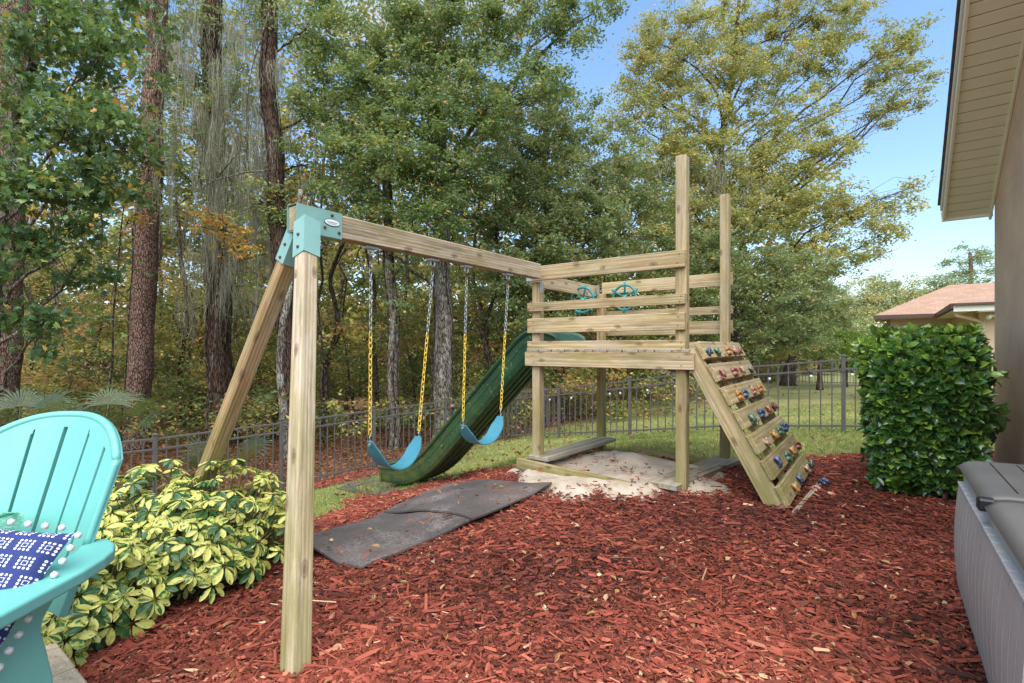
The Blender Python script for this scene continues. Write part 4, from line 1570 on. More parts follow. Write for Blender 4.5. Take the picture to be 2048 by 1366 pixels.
def panel(l0, l1, face):
    """a slightly bulged vertical plank of the front (face 0) or far end (face 1)"""
    V, Fr = [], []
    nz_, nx_ = 8, 4
    for iz in range(nz_ + 1):
        v = iz / nz_
        z = -1.20 + .535 * v
        bulge = .026 + .028 * math.sin(math.pi * (.12 + .76 * v))
        for ix in range(nx_ + 1):
            u = ix / nx_
            edge = .0
            l = l0 + (l1 - l0) * u
            out = bulge - edge
            V.append(tuple(bp(l, .03 - out, z) if face == 0 else bp(.03 - out, l, z)))
    for iz in range(nz_):
        for ix in range(nx_):
            a = iz * (nx_ + 1) + ix
            Fr.append([a, a + nx_ + 1, a + nx_ + 2, a + 1])
    b0 = len(V)
    for iz in range(nz_ + 1):
        for ix in (0, nx_):
            q = Vector(V[iz * (nx_ + 1) + ix])
            V.append(tuple(q + (Pd if face == 0 else -S) * .03))
    for iz in range(nz_):
        Fr.append([iz * (nx_ + 1), b0 + 2 * iz, b0 + 2 * iz + 2, (iz + 1) * (nx_ + 1)])
        a = iz * (nx_ + 1) + nx_
        Fr.append([a, a + nx_ + 1, b0 + 2 * iz + 3, b0 + 2 * iz + 1])
    o = put('panel', arr_mesh('panel', V, Fr, M['box'], False), None, bx)
    o.matrix_basis = world_of(bx).inverted()


pw = .0885
for i in range(int((BL - .06) / pw)):
    panel(.03 + i * pw + .0055, .03 + (i + 1) * pw - .0055, 0)
def groove_shade(l):  # dark strip that paints in the shade of the gap between two planks
    mb = MB()
    pts = []
    for iz in range(9):
        v = iz / 8
        out = .026 + .028 * math.sin(math.pi * (.12 + .76 * v))
        pts.append(bp(l, .03 - out + .0015, -1.20 + .535 * v))
    for p in pts:
        mb.v += [tuple(p - S * .0055), tuple(p + S * .0055), tuple(p + S * .0055 + Pd * .01), tuple(p - S * .0055 + Pd * .01)]
    for i in range(8):
        a = 4 * i
        for k in range(4):
            mb.f.append([a + k, a + (k + 1) % 4, a + 4 + (k + 1) % 4, a + 4 + k])
    mb.build('groove_shade', M['lid'], bx)


for i in range(1, int((BL - .06) / pw)):
    groove_shade(.03 + i * pw)
for i in range(7):
    panel(.03 + i * .088 + .002, .03 + (i + 1) * .088 - .002, 1)
# ledge under the lid with one tooth per plank
for i in range(int((BL - .06) / pw)):
    l = .03 + (i + .5) * pw
    put('ledge_block', chbox(pw - .009, .046, .012, M['ledge'], .003), frame(S, UP, bp(l, .012, -.6585)), bx)


def lid(l0, l1):
    V, Fr = [], []
    nx_, ny_ = 22, 18
    for j in range(ny_ + 1):
        for i in range(nx_ + 1):
            u, v = i / nx_, j / ny_
            l = l0 + (l1 - l0) * u
            d = -.010 + (BDp + .005) * v
            r = .05
            drop = 0
            if v < .12:
                k = 1 - v / .12
                drop += .030 * (1 - math.sqrt(max(0, 1 - k * k)))
            if l0 < .1 and u < .06 or l0 > .1 and u > .94:
                k = (1 - u / .06) if l0 < .1 else (u - .94) / .06
                drop += .03 * (1 - math.sqrt(max(0, 1 - k * k)))
            z = -.552 + .010 * math.sin(math.pi * min(1, v * .9 + .1)) - drop
            V.append(tuple(bp(l, d, z)))
    for j in range(ny_):
        for i in range(nx_):
            a = j * (nx_ + 1) + i
            Fr.append([a, a + 1, a + nx_ + 2, a + nx_ + 1])
    o = put('lid', arr_mesh('lid', V, Fr, M['lid'], True), None, bx)
    o.matrix_basis = world_of(bx).inverted()
    s_ = o.modifiers.new('thickness', 'SOLIDIFY')
    s_.thickness = .016
    s_.offset = -1
    # pressed lines
    g_ = MB()
    for d in (.10, .19, .28, .37, .46, .55):
        zz = -.552 + .010 * math.sin(math.pi * min(1, ((d + .010) / (BDp + .005)) * .9 + .1)) + .0012
        g_.box(bp((l0 + l1) / 2, d, zz), (l1 - l0) * .78, .004, .003, Matrix((S, Pd, UP)).transposed())
    g_.build('pressed_line', M['black'], o)


lid(-.005, .775)
lid(.822, 1.66)
put('latch', chbox(.055, .05, .045, M['black'], .006), frame(S, UP, bp(.798, .0, -.575)), bx)
put('hinge_strip', chbox(.045, .5, .02, M['black'], .004), frame(S, UP, bp(.798, .27, -.592)), bx)

# ------------------------------------------------------------------ turquoise chair
CX = -1.675
chair = thing('adirondack_chair', (CX, 1.45, -1.2), 'turquoise plastic slatted adirondack chair holding two pillows', 'chair')


def backsurf(a, z):
    t_ = (-.242 - z) / .62          # 0 top, 1 seat
    hw = .305 - .075 * max(0, t_) ** 1.1
    y = 1.905 - .235 * max(-.1, t_) - .10 * a * a * (1 - .3 * t_)
    return Vector((CX + hw * a, y, z))


bm = bmesh.new()
na, nv = 120, 44
slots = [-.70, -.35, 0, .35, .70]
ztop = lambda a: -.242 - .145 * abs(a) ** 2.6
zbot = -.86
vs = [[bm.verts.new(backsurf(-1 + 2 * i / na, zbot + (ztop(-1 + 2 * i / na) - zbot) * j / nv)) for i in range(na + 1)] for j in range(nv + 1)]
for j in range(nv):
    for i in range(na):
        a = -1 + 2 * (i + .5) / na
        v = (j + .5) / nv
        if any(abs(a - s_) < .025 for s_ in slots) and .12 < v < .915 - .05 * abs(a):
            continue
        bm.faces.new((vs[j][i], vs[j][i + 1], vs[j + 1][i + 1], vs[j + 1][i]))
bm.normal_update()
bmesh.ops.solidify(bm, geom=list(bm.faces), thickness=.024)
me = bpy.data.meshes.new('backrest')
bm.to_mesh(me)
bm.free()
me.materials.append(M['chair'])
bo = put('backrest', me, None, chair)
bo.matrix_basis = world_of(chair).inverted()
bv = bo.modifiers.new('soft', 'BEVEL')
bv.width = .004
bv.segments = 2
bv.limit_method = 'ANGLE'
# raised rim along the top
rm = MB()
rm.tube([backsurf(a, ztop(a) - .013) + Vector((0, .010, 0)) for a in np.linspace(-.99, .99, 40)], .0140, 10)
for sg in (1, -1):
    rm.tube([backsurf(sg * .99, z) + Vector((0, .010, 0)) for z in np.linspace(ztop(.99) - .013, -.66, 14)], list(np.linspace(.0140, .011, 14)), 10)
rm.build('rim', M['chair'], bo, True)


def extrude(name, poly, th, mt, parent, zf=None, bevel=.008):
    bm = bmesh.new()
    f = bm.faces.new([bm.verts.new(Vector(p)) for p in poly])
    bm.normal_update()
    r = bmesh.ops.extrude_face_region(bm, geom=[f])
    for v in [g for g in r['geom'] if isinstance(g, bmesh.types.BMVert)]:
        v.co += Vector(th)
    bmesh.ops.recalc_face_normals(bm, faces=bm.faces)
    me = bpy.data.meshes.new(name)
    bm.to_mesh(me)
    bm.free()
    me.materials.append(mt)
    for p in me.polygons:
        p.use_smooth = False
    o = put(name, me, None, parent)
    o.matrix_basis = world_of(parent).inverted()
    b_ = o.modifiers.new('soft', 'BEVEL')
    b_.width = bevel
    b_.segments = 3
    b_.limit_method = 'ANGLE'
    return o


for sg in (1, -1):
    pl_ = [(.43, .86), (.40, .80), (.34, .80), (.295, .86), (.285, 1.2), (.287, 1.50), (.275, 1.60), (.25, 1.66), (.245, 1.73), (.29, 1.725), (.345, 1.685), (.385, 1.63), (.405, 1.57), (.418, 1.48), (.425, 1.2)]
    poly = [(CX + sg * x, y, -.655) for x, y in pl_]
    extrude('armrest', poly, (0, 0, -.038), M['chair'], chair)
    lp = [(1.55, -.69), (1.484, -.735), (1.443, -.785), (1.44, -.82), (1.455, -.87), (1.475, -.96), (1.49, -1.08), (1.50, -1.2), (1.42, -1.2), (1.38, -1.08), (1.28, -1.02), (1.16, -1.05), (1.08, -1.2), (.92, -1.2), (.97, -1.05), (1.0, -.9), (.95, -.69)]
    poly = [(CX + sg * .30, y, z) for y, z in lp]
    extrude('leg', poly, (sg * .03, 0, 0), M['chair'], chair)
for i in range(4):
    y = 1.0 + i * .095
    z = -.80 - .02 * i
    put('seat_slat', chbox(.54, .085, .018, M['chair'], .006), frame(Vector((1, 0, 0)), Vector((0, .2, 1)), (CX, y, z)), chair)

# pillows
def pillow_mat():
    m, nt, b = mat('navy_print_cotton')
    t = nd(nt, 'ShaderNodeTexCoord').outputs['UV']
    v = vm(nt, 'MULTIPLY', t, (8.4, 8.6, 1))
    s0 = nd(nt, 'ShaderNodeSeparateXYZ', i0=v)
    row = mth(nt, 'FLOOR', s0.outputs[1])
    xx = mth(nt, 'ADD', s0.outputs[0], mth(nt, 'MULTIPLY', row, .5))
    fx = mth(nt, 'FRACT', xx)
    fy = mth(nt, 'FRACT', s0.outputs[1])
    ux = mth(nt, 'MULTIPLY_ADD', fx, 5.4, -.7)
    uy = mth(nt, 'MULTIPLY_ADD', fy, 5.4, -.7)
    inr = mth(nt, 'MULTIPLY', mth(nt, 'MULTIPLY', mth(nt, 'GREATER_THAN', ux, 0.0), mth(nt, 'LESS_THAN', ux, 4.0)), mth(nt, 'MULTIPLY', mth(nt, 'GREATER_THAN', uy, 0.0), mth(nt, 'LESS_THAN', uy, 4.0)))
    dx = mth(nt, 'SUBTRACT', mth(nt, 'FRACT', ux), .5)
    dy = mth(nt, 'SUBTRACT', mth(nt, 'FRACT', uy), .5)
    dd = mth(nt, 'SQRT', mth(nt, 'ADD', mth(nt, 'POWER', mth(nt, 'MULTIPLY', dx, 1.25), 2.0), mth(nt, 'POWER', dy, 2.0)))
    dot = mth(nt, 'LESS_THAN', dd, .37)
    cxm = mth(nt, 'ABSOLUTE', mth(nt, 'SUBTRACT', ux, 2.0))
    cym = mth(nt, 'ABSOLUTE', mth(nt, 'SUBTRACT', uy, 2.0))
    mm_ = mth(nt, 'MAXIMUM', cxm, cym)
    outer = mth(nt, 'GREATER_THAN', mm_, 1.0)
    ring = mth(nt, 'MULTIPLY', mth(nt, 'GREATER_THAN', mm_, .48), mth(nt, 'LESS_THAN', mm_, .7))
    dash = mth(nt, 'GREATER_THAN', mth(nt, 'SINE', mth(nt, 'MULTIPLY', mth(nt, 'ADD', ux, uy), 17.0)), -.35)
    mk = mth(nt, 'MULTIPLY', inr, mth(nt, 'MAXIMUM', mth(nt, 'MULTIPLY', dot, outer), mth(nt, 'MULTIPLY', ring, dash)))
    nt.links.new(mixc(nt, mk, (.026, .040, .155), (.8, .8, .82)), b.inputs['Base Color'])
    b.inputs['Roughness'].default_value = .95
    n = nd(nt, 'ShaderNodeTexNoise', Vector=t, Scale=260.0, Detail=1.0).outputs[0]
    bump(nt, n, .3, .002, b)
    return m


def pillow(name, c, ux, uy, hw, hh, th, mt, label, pom=True):
    """cushion centred at c spanned by the unit vectors ux, uy"""
    ux, uy = ux.normalized(), uy.normalized()
    nn = ux.cross(uy).normalized()
    root = thing(name, c, label, 'pillow')
    N_ = 26
    V, Fr, uv = [], [], []
    for side_ in (1, -1):
        for j in range(N_ + 1):
            for i in range(N_ + 1):
                u, v = -1 + 2 * i / N_, -1 + 2 * j / N_
                puff = ((1 - u ** 4) * (1 - v ** 4)) ** .6
                wob = .012 * math.sin(5 * u + 2 * v + side_) * puff
                inn = 1 - .055 * (1 - abs(v) ** 3) * abs(u) ** 6
                inn2 = 1 - .055 * (1 - abs(u) ** 3) * abs(v) ** 6
                q = c + ux * hw * u * inn + uy * hh * v * inn2 + nn * side_ * (th * puff + wob)
                V.append(tuple(q))
                uv.append(((u + 1) / 2, (v + 1) / 2))
    N1 = N_ + 1
    o_ = N1 * N1
    for j in range(N_):
        for i in range(N_):
            a = j * N1 + i
            Fr.append([a, a + 1, a + 1 + N1, a + N1])
            Fr.append([o_ + a, o_ + a + N1, o_ + a + 1 + N1, o_ + a + 1])
    me = arr_mesh('cushion', V, Fr, mt, True)
    ul = me.uv_layers.new(name='UVMap')
    li = np.zeros(len(me.loops), np.int32)
    me.loops.foreach_get('vertex_index', li)
    ul.data.foreach_set('uv', np.array(uv, np.float32)[li].ravel())
    o = put('cushion', me, None, root)
    o.matrix_basis = world_of(root).inverted()
    if pom:
        pb = bmesh.new()
        bmesh.ops.create_icosphere(pb, subdivisions=2, radius=.0098)
        for v in pb.verts:
            v.co *= 1 + random.uniform(-.12, .12)
        pme = bpy.data.meshes.new('pompom')
        pb.to_mesh(pme)
        pb.free()
        pme.materials.append(M['pom'])
        for p in pme.polygons:
            p.use_smooth = True
        nper = 11
        for e in range(4):
            for i in range(nper):
                t_ = -1 + 2 * (i + .1) / nper
                u, v = ((t_, 1), (1, -t_), (-t_, -1), (-1, t_))[e]
                q = c + ux * (hw * u + .012 * (u if abs(u) == 1 else 0)) + uy * (hh * v + .012 * (v if abs(v) == 1 else 0))
                put('pompom', pme, Matrix.Translation(q), root)
    return root


pu = Vector((.97, .22, .02))
pv = Vector((.06, .62, .76))
pu = (pu - pv.normalized() * pu.dot(pv.normalized())).normalized()
corner = Vector((-1.305, 1.50, -.555))
pillow('patterned_pillow', corner - pu * .26 - pv.normalized() * .205, pu, pv, .26, .205, .055, pillow_mat(), 'navy blue pillow with white dotted squares and white pompom trim')
pc = Vector((-1.86, 1.63, -.665))
mp = pillow('mint_pillow', pc, Vector((1, .05, 0)), Vector((0, .35, 1)), .24, .125, .04, M['mint'], 'mint green knitted pillow tucked behind the navy one on the chair', pom=False)
fr = MB()
for i in range(90):
    x = random.uniform(-.24, .24)
    q = pc + Vector((x, -.0, .118)) + Vector((0, .035, .0))
    e = q + Vector((random.uniform(-.03, .03), -.08 - random.random() * .05, random.uniform(-.03, .012)))
    fr.tube([q, q.lerp(e, .5) + UP * .012, e], .0022, 4)
fr.build('fringe', M['mint'], mp)

# ------------------------------------------------------------------ plants: variegated shrub
def whorl(nleaf, L, wd_, droop, seed, tone=(.75, .2)):
    rr = np.random.default_rng(seed)
    V, Fr, T = [], [], []
    for i in range(nleaf):
        a = 2 * math.pi * (i + rr.uniform(-.15, .15)) / nleaf
        el = -droop + rr.uniform(-.25, .2)
        d = Vector((math.cos(a) * math.cos(el), math.sin(a) * math.cos(el), math.sin(el)))
        s_ = Vector((-math.sin(a), math.cos(a), 0))
        n_ = d.cross(s_)
        if n_.z < 0:
            n_ = -n_
        l = L * rr.uniform(.8, 1.12)
        w = wd_ * rr.uniform(.85, 1.15)
        st = .18
        rows = [(st, .10, 0), (st + .2, .62, .0), (st + .45, .98, .0), (st + .7, .98, -.03), (st + .9, .6, -.07), (st + 1.0, .12, -.09)]
        b0 = len(V)
        for (x, ww, zz) in rows:
            base = d * l * x + n_ * zz * l
            V += [tuple(base + s_ * w * .5 * ww + n_ * w * .10), tuple(base + s_ * w * .22 * ww), tuple(base), tuple(base - s_ * w * .22 * ww), tuple(base - s_ * w * .5 * ww + n_ * w * .10)]
        kind = rr.random()
        for r_ in range(len(rows) - 1):
            for k in range(4):
                a_ = b0 + r_ * 5 + k
                Fr.append([a_, a_ + 1, a_ + 6, a_ + 5])
                mid_ = k in (1, 2)
                if kind < .16:
                    tn = .15
                elif kind < .24:
                    tn = .46
                elif kind < .34:
                    tn = .3 if mid_ else .7
                else:
                    tn = .74 if (r_ + k) % 5 else .52
                T.append(np.clip(tn + rr.normal(0, .06), 0, 1))
    # leaf stalks
    return V, Fr, T


shrub = thing('variegated_shrub', (-1.9, 2.85, g1(-1.9, 2.85)), 'yellow and green variegated umbrella shrub beside the turquoise chair', 'shrub')
wm = [arr_mesh('leaf_cluster', *whorl(7 + s_ % 3, .066, .029, .28, s_)[:2], M['leaf_var'], tone=whorl(7 + s_ % 3, .066, .029, .28, s_)[2]) for s_ in range(8)]
rr = np.random.default_rng(8)
stems = MB()
lobes = [((-1.77, 3.05), .50, .50, .62), ((-2.2, 3.1), .5, .45, .66), ((-1.72, 2.72), .34, .32, .40), ((-2.05, 2.42), .42, .36, .40), ((-1.95, 2.15), .24, .2, .24)]
cnt = 0
clus = []
for (cx_, cy_), rx_, ry_, hz2 in lobes:
    nn_ = int(900 * rx_ * ry_ + 60)
    for i in range(nn_):
        a = rr.uniform(0, 2 * math.pi)
        el = math.asin(rr.uniform(.0, 1))
        k = rr.uniform(.78, 1.03) if rr.random() < .8 else rr.uniform(.4, .8)
        x = cx_ + math.cos(a) * math.cos(el) * rx_ * k
        y = cy_ + math.sin(a) * math.cos(el) * ry_ * k
        z = g1(x, y) + .06 + math.sin(el) * hz2 * k
        clus.append((x, y, z, a, el, cx_, cy_))
keep = []
for c_ in clus:
    if all((c_[0] - q[0]) ** 2 + (c_[1] - q[1]) ** 2 + (c_[2] - q[2]) ** 2 > .050 ** 2 for q in keep):
        keep.append(c_)
for (x, y, z, a, el, cx_, cy_) in keep:
    out = Vector((math.cos(a) * math.cos(el) + rr.normal(0, .3), math.sin(a) * math.cos(el) + rr.normal(0, .3), math.sin(el) * 1.0 + .6)).normalized()
    Mx = out.to_track_quat('Z', 'X').to_matrix().to_4x4() @ Matrix.Rotation(rr.uniform(0, 6.28), 4, 'Z') @ Matrix.Scale(rr.uniform(.65, 1.2), 4)
    Mx.translation = (x, y, z)
    put('leaf_cluster', wm[int(rr.integers(0, 8))], Mx, shrub)
    b_ = Vector((cx_ + rr.uniform(-.1, .1), cy_ + rr.uniform(-.1, .1), g1(cx_, cy_)))
    e = Vector((x, y, z))
    stems.tube(bezier(b_, Vector((x * .6 + cx_ * .4, y * .6 + cy_ * .4, z * .5 + b_.z * .5)), e, 4), [.006, .005, .004, .003, .0025], 4, cap=False)
stems.build('stems', M['stem'], shrub)
print('shrub clusters', len(keep))

# ------------------------------------------------------------------ hedge
hedge = thing('hedge', wallpt(2.4, .5, g1(3.6, 4.3)), 'clipped dark green glossy hedge between the lawn and the storage box', 'hedge')


def sprig(seed):
    rr_ = np.random.default_rng(seed)
    V, Fr, T = [], [], []
    for i in range(7):
        a = i * 2.4 + rr_.uniform(-.3, .3)
        el = rr_.uniform(-.1, .65) if i < 5 else rr_.uniform(.7, 1.2)
        d = Vector((math.cos(a) * math.cos(el), math.sin(a) * math.cos(el), math.sin(el)))
        s_ = Vector((-math.sin(a), math.cos(a), 0))
        n_ = d.cross(s_)
        if n_.z < 0:
            n_ = -n_
        l, w = rr_.uniform(.072, .102), rr_.uniform(.040, .055)
        b0 = len(V)
        z0 = Vector((0, 0, .01 * i - .03))
        for (x, ww, zz) in ((.1, .1, 0), (.35, .9, .02), (.72, .85, -.02), (1.0, .04, -.1)):
            base = z0 + d * l * x + n_ * zz * l
            V += [tuple(base + s_ * w * .5 * ww + n_ * w * .14 * ww), tuple(base), tuple(base - s_ * w * .5 * ww + n_ * w * .14 * ww)]
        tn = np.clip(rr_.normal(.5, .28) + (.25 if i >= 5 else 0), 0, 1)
        for r_ in range(3):
            for k in range(2):
                a_ = b0 + r_ * 3 + k
                Fr.append([a_, a_ + 1, a_ + 4, a_ + 3])
                T.append(tn)
    return V, Fr, T


spr = []
for s_ in range(8):
    v_, f_, t_ = sprig(s_ + 40)
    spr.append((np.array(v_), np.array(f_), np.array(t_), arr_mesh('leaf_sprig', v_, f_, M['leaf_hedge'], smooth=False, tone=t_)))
HK0, HK1, HE0, HE1 = 1.46, 2.84, .22, .93
HZ0, HZ1 = -1.12, .02
cand = []
rr = np.random.default_rng(5)
for i in range(3300):
    f_ = rr.random()
    k = rr.uniform(HK0, HK1)
    e = rr.uniform(HE0, HE1)
    z = HZ0 + (HZ1 - HZ0) * rr.uniform(0, 1) ** .9
    if f_ < .38:
        k, nrm_ = HK0 + abs(rr.normal(0, .03)), -S
    elif f_ < .68:
        e, nrm_ = HE1 - abs(rr.normal(0, .03)), -Pd
    elif f_ < .9:
        z, nrm_ = HZ1 - abs(rr.normal(0, .03)), UP
    else:
        nrm_ = Vector((rr.normal(), rr.normal(), rr.normal() + .5)).normalized()
        k = HK0 + .12 + rr.random() * .8
    w_ = (float(vnoise(k * 3 + e * 2, z * 3, 61)) - .5) * .20
    low_in = .13 * max(0, (-.75 - z)) / .35
    uu, vv = (k - (HK0 + HK1) / 2) / ((HK1 - HK0) / 2), (e - (HE0 + HE1) / 2) / ((HE1 - HE0) / 2)
    r4 = max(1.0, (abs(uu) ** 4 + abs(vv) ** 4) ** .25) * (1 + .10 * max(0, (z - HZ1 + .25) / .25) ** 2)
    k = (HK0 + HK1) / 2 + uu / r4 * (HK1 - HK0) / 2
    e = (HE0 + HE1) / 2 + vv / r4 * (HE1 - HE0) / 2
    q = wallpt(k, e, z) + nrm_ * w_ - (nrm_ * low_in if nrm_.z == 0 else Vector((0, 0, 0)))
    cand.append((q, nrm_))
cand = [c for c in cand if c[0].z > g1(c[0].x, c[0].y) + .03]
front = [c for c in cand if c[1] == -S or c[1] == UP or c[1] == -Pd]
order = sorted(range(len(cand)), key=lambda i_: (cand[i_][0].length + rr.uniform(0, .9)))
first = set(order[:300])
VV, FF, TT = [], [], []
off_ = 0
for i_, (q, nn) in enumerate(cand):
    out = (nn + UP * .55 + Vector((rr.normal(0, .3), rr.normal(0, .3), rr.normal(0, .3)))).normalized()
    Mx = out.to_track_quat('Z', 'X').to_matrix().to_4x4() @ Matrix.Rotation(rr.uniform(0, 6.28), 4, 'Z') @ Matrix.Scale(rr.uniform(.8, 1.2), 4)
    Mx.translation = q
    sp_ = spr[int(rr.integers(0, 8))]
    if i_ in first:
        put('leaf_sprig', sp_[3], Mx, hedge)
    else:
        m3 = np.array(Mx.to_3x3())
        VV.append(sp_[0] @ m3.T + np.array(q))
        FF.append(sp_[1] + off_)
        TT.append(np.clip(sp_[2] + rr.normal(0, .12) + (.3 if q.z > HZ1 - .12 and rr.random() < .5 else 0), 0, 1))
        off_ += len(sp_[0])
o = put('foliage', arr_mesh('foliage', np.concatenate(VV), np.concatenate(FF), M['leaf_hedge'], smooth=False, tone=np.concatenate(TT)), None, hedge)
o.matrix_basis = world_of(hedge).inverted()
tag(o, kind='stuff')
hb = MB()
for i in range(46):
    k, e = rr.uniform(HK0 + .1, HK1), rr.uniform(HE0, HE1 - .12)
    a_ = wallpt(k, e, -1.25)
    b_ = wallpt(k + rr.uniform(-.15, .15), e + rr.uniform(-.15, .1), HZ1 - .1)
    hb.tube(bezier(a_, a_.lerp(b_, .5) + Vector((rr.normal(0, .05), rr.normal(0, .05), 0)), b_, 5), [.012, .01, .009, .007, .005, .003], 5)
hb.build('stems', M['bark_dark'], hedge)
# long side shoots reaching past the storage box
for i in range(7):
    q = wallpt(1.72 + .05 * i, .2 + .09 * (i % 3), -.52 - .05 * (i % 4))
    Mx = Matrix.Rotation(i, 4, 'Z')
    for j in range(3):
        M2 = (-S * .8 + UP * .3 + Pd * .4 * (j - .3)).normalized().to_track_quat('Z', 'X').to_matrix().to_4x4() @ Matrix.Scale(1.35, 4)
        M2.translation = q - S * (.05 * j) + UP * .02 * j
        put('leaf_sprig', spr[(i + j) % 8][3], M2, hedge)

# ------------------------------------------------------------------ mulch chips, fallen leaves, grass
def frustum_pts(n_, near, far, p=1.0, margin=.08):
    """random ground positions in view, denser near the camera"""
    u = R.uniform(-1.02 - margin, 1.02 + margin, n_)
    Y = near * (far / near) ** (R.uniform(0, 1, n_) ** p)
    return u * Y, Y


def hidden_by_mat(x, y):
    m = np.zeros(x.shape, bool)
    for pp in MATPOLY:
        m |= inpoly(x, y, pp)
    return m


n_ = 330000
x, y = frustum_pts(n_, 1.35, 10.5, .74)
ok = mulch_at(x, y) & (sand_w(x, y) < R.uniform(.0, .75, n_)) & ((~hidden_by_mat(x, y)) | (R.random(n_) < .008))
patio_side = (x - PE.x) * S.x + (y - PE.y) * S.y
ok &= patio_side > .0
ok &= ((x - 2.19) * Pd.x + (y - 2.5) * Pd.y < .03) | ((x - 2.19) * S.x + (y - 2.5) * S.y > .02)
x, y = x[ok], y[ok]
if len(x) > 86000:
    sel = R.permutation(len(x))[:86000]
    x, y = x[sel], y[sel]
n_ = len(x)
print('chips', n_)
z = gz(x, y) + R.uniform(.0, .020, n_)
onmat = hidden_by_mat(x, y)
z[onmat] += .06
d = rnd_dir(n_, -.22, .22)
nn = norm(np.stack([R.normal(0, .35, n_), R.normal(0, .35, n_), np.ones(n_)], 1))
L = np.minimum(R.gamma(2.4, .0125, n_) + .007, .11)
L *= (1 + .04 * y)
L *= .55 + .95 * vnoise(x * 1.6, y * 1.6, 78)
Wd = L * R.uniform(.12, .36, n_) + .003
Wd = np.minimum(Wd, .016 * (1 + .04 * y))
patch = vnoise(x * 1.1, y * 1.1, 77)
tone = np.clip(R.beta(1.9, 2.4, n_) * .9 + (patch - .5) * .5, 0, .93)
pale = R.random(n_) < .008
tone[pale] = R.uniform(.93, 1, pale.sum())
pos_ = np.stack([x, y, z], 1)
cls = R.random(n_)
shred = cls < .38
Wd[shred] *= .42
L[shred] *= 1.25
tk = Wd * R.uniform(.3, .9, n_)
box_ = (cls > .86) | shred
a_, b_ = box_, ~box_
Va, Fa = scatter(T_CHIP, pos_[a_], d[a_], nn[a_], L[a_], Wd[a_], tk[a_])
Vb, Fb = scatter(T_SHARD, pos_[b_], d[b_], nn[b_], L[b_] * .9, Wd[b_] * 1.25, tk[b_] * .7)
Fall = clean(Fa) + clean(Fb + len(Va))
me = arr_mesh('mulch', np.concatenate([Va, Vb]), Fall, M['chips'], tone=np.concatenate([np.repeat(tone[a_], 4), np.repeat(tone[b_], 4)]))
tag(put('mulch', me), 'red dyed wood chip mulch over the play area', kind='stuff')

# dry leaves and litter on the mulch and on the lawn
n_ = 5200
x, y = frustum_pts(n_, 1.5, 11, .75)
ok = (patio_side[:0].size == 0) & (((x - PE.x) * S.x + (y - PE.y) * S.y) > 0)
ok &= (R.random(n_) < .35 + .65 * (~mulch_at(x, y)))
cl_ = vnoise(x * 1.2, y * 1.2, 90)
ok &= R.random(n_) < cl_ * 1.3
x, y = x[ok], y[ok]
n_ = len(x)
z = gz(x, y) + .016
z[hidden_by_mat(x, y)] += .05
scatter_obj('fallen_leaves', T_CURL, np.stack([x, y, z], 1), rnd_dir(n_, -.1, .3), norm(np.stack([R.normal(0, .3, n_), R.normal(0, .3, n_), np.ones(n_)], 1)),
            R.uniform(.02, .058, n_), R.uniform(.012, .028, n_), R.beta(1.3, 1.8, n_), M['fallen'], kind='stuff', label='dry curled leaves scattered over mulch and lawn')

n_ = 900
x, y = R.uniform(-.4, 2.6, n_), R.uniform(3.6, 6.4, n_)
ok = (sand_w(x, y) > .3) & (vnoise(x * 2.5, y * 2.5, 50) > .5)
x, y = x[ok], y[ok]
n_ = len(x)
scatter_obj('sand_debris', T_CHIP, np.stack([x, y, gz(x, y) + .045], 1), rnd_dir(n_, -.1, .2), norm(np.stack([R.normal(0, .3, n_), R.normal(0, .3, n_), np.ones(n_)], 1)),
            R.uniform(.015, .06, n_), R.uniform(.006, .014, n_), R.uniform(0, .75, n_), M['chips'], thick=R.uniform(.004, .01, n_), kind='stuff', label='twigs and wood chips strewn over the sand')
n_ = 420000
x, y = frustum_pts(n_, 4.5, 15, .85)
ok = (~mulch_at(x, y)) & (sand_w(x, y) < .3) & (rear_side(x, y) < -.05) & ~((x < -3.2) & (y < 6))
x, y = x[ok], y[ok]
sel = R.permutation(len(x))[:100000]
x, y = x[sel], y[sel]
n_ = len(x)
print('grass', n_)
dens = vnoise(x * .9, y * .9, 15)
scatter_obj('grass', T_BLADE, np.stack([x, y, gz(x, y) - .004], 1), rnd_dir(n_, .35, 1), rnd_dir(n_), R.uniform(.03, .07, n_) * (1 + .02 * y), R.uniform(.004, .008, n_) * (1 + .05 * y),
            np.clip(R.beta(2, 2.2, n_) * .9 + (dens - .5) * .7, 0, 1), M['grass'], kind='stuff', label='short yellowish green lawn grass behind the playset')

n_ = 130000
x = R.uniform(-13, 14, n_)
y = R.uniform(5, 24, n_)
rs = rear_side(x, y)
ok = ((rs > -.1 + R.random(n_) * .5) | ((R.random(n_) < .10 * np.exp(-np.maximum(-rs, 0) / 2.2)))) & (rs < 10) & (np.abs(x / y) < 1.15)
x, y = x[ok], y[ok]
sel = R.permutation(len(x))[:26000]
x, y = x[sel], y[sel]
n_ = len(x)
print('litter', n_)
scatter_obj('leaf_litter', T_CURL, np.stack([x, y, gz(x, y) + R.uniform(.0, .05, n_)], 1), rnd_dir(n_, -.2, .5), norm(np.stack([R.normal(0, .5, n_), R.normal(0, .5, n_), np.ones(n_)], 1)),
            R.uniform(.06, .12, n_), R.uniform(.035, .07, n_), R.beta(2, 2, n_), M['litter'], kind='stuff', label='brown and orange leaf litter on the woodland floor behind the fence')

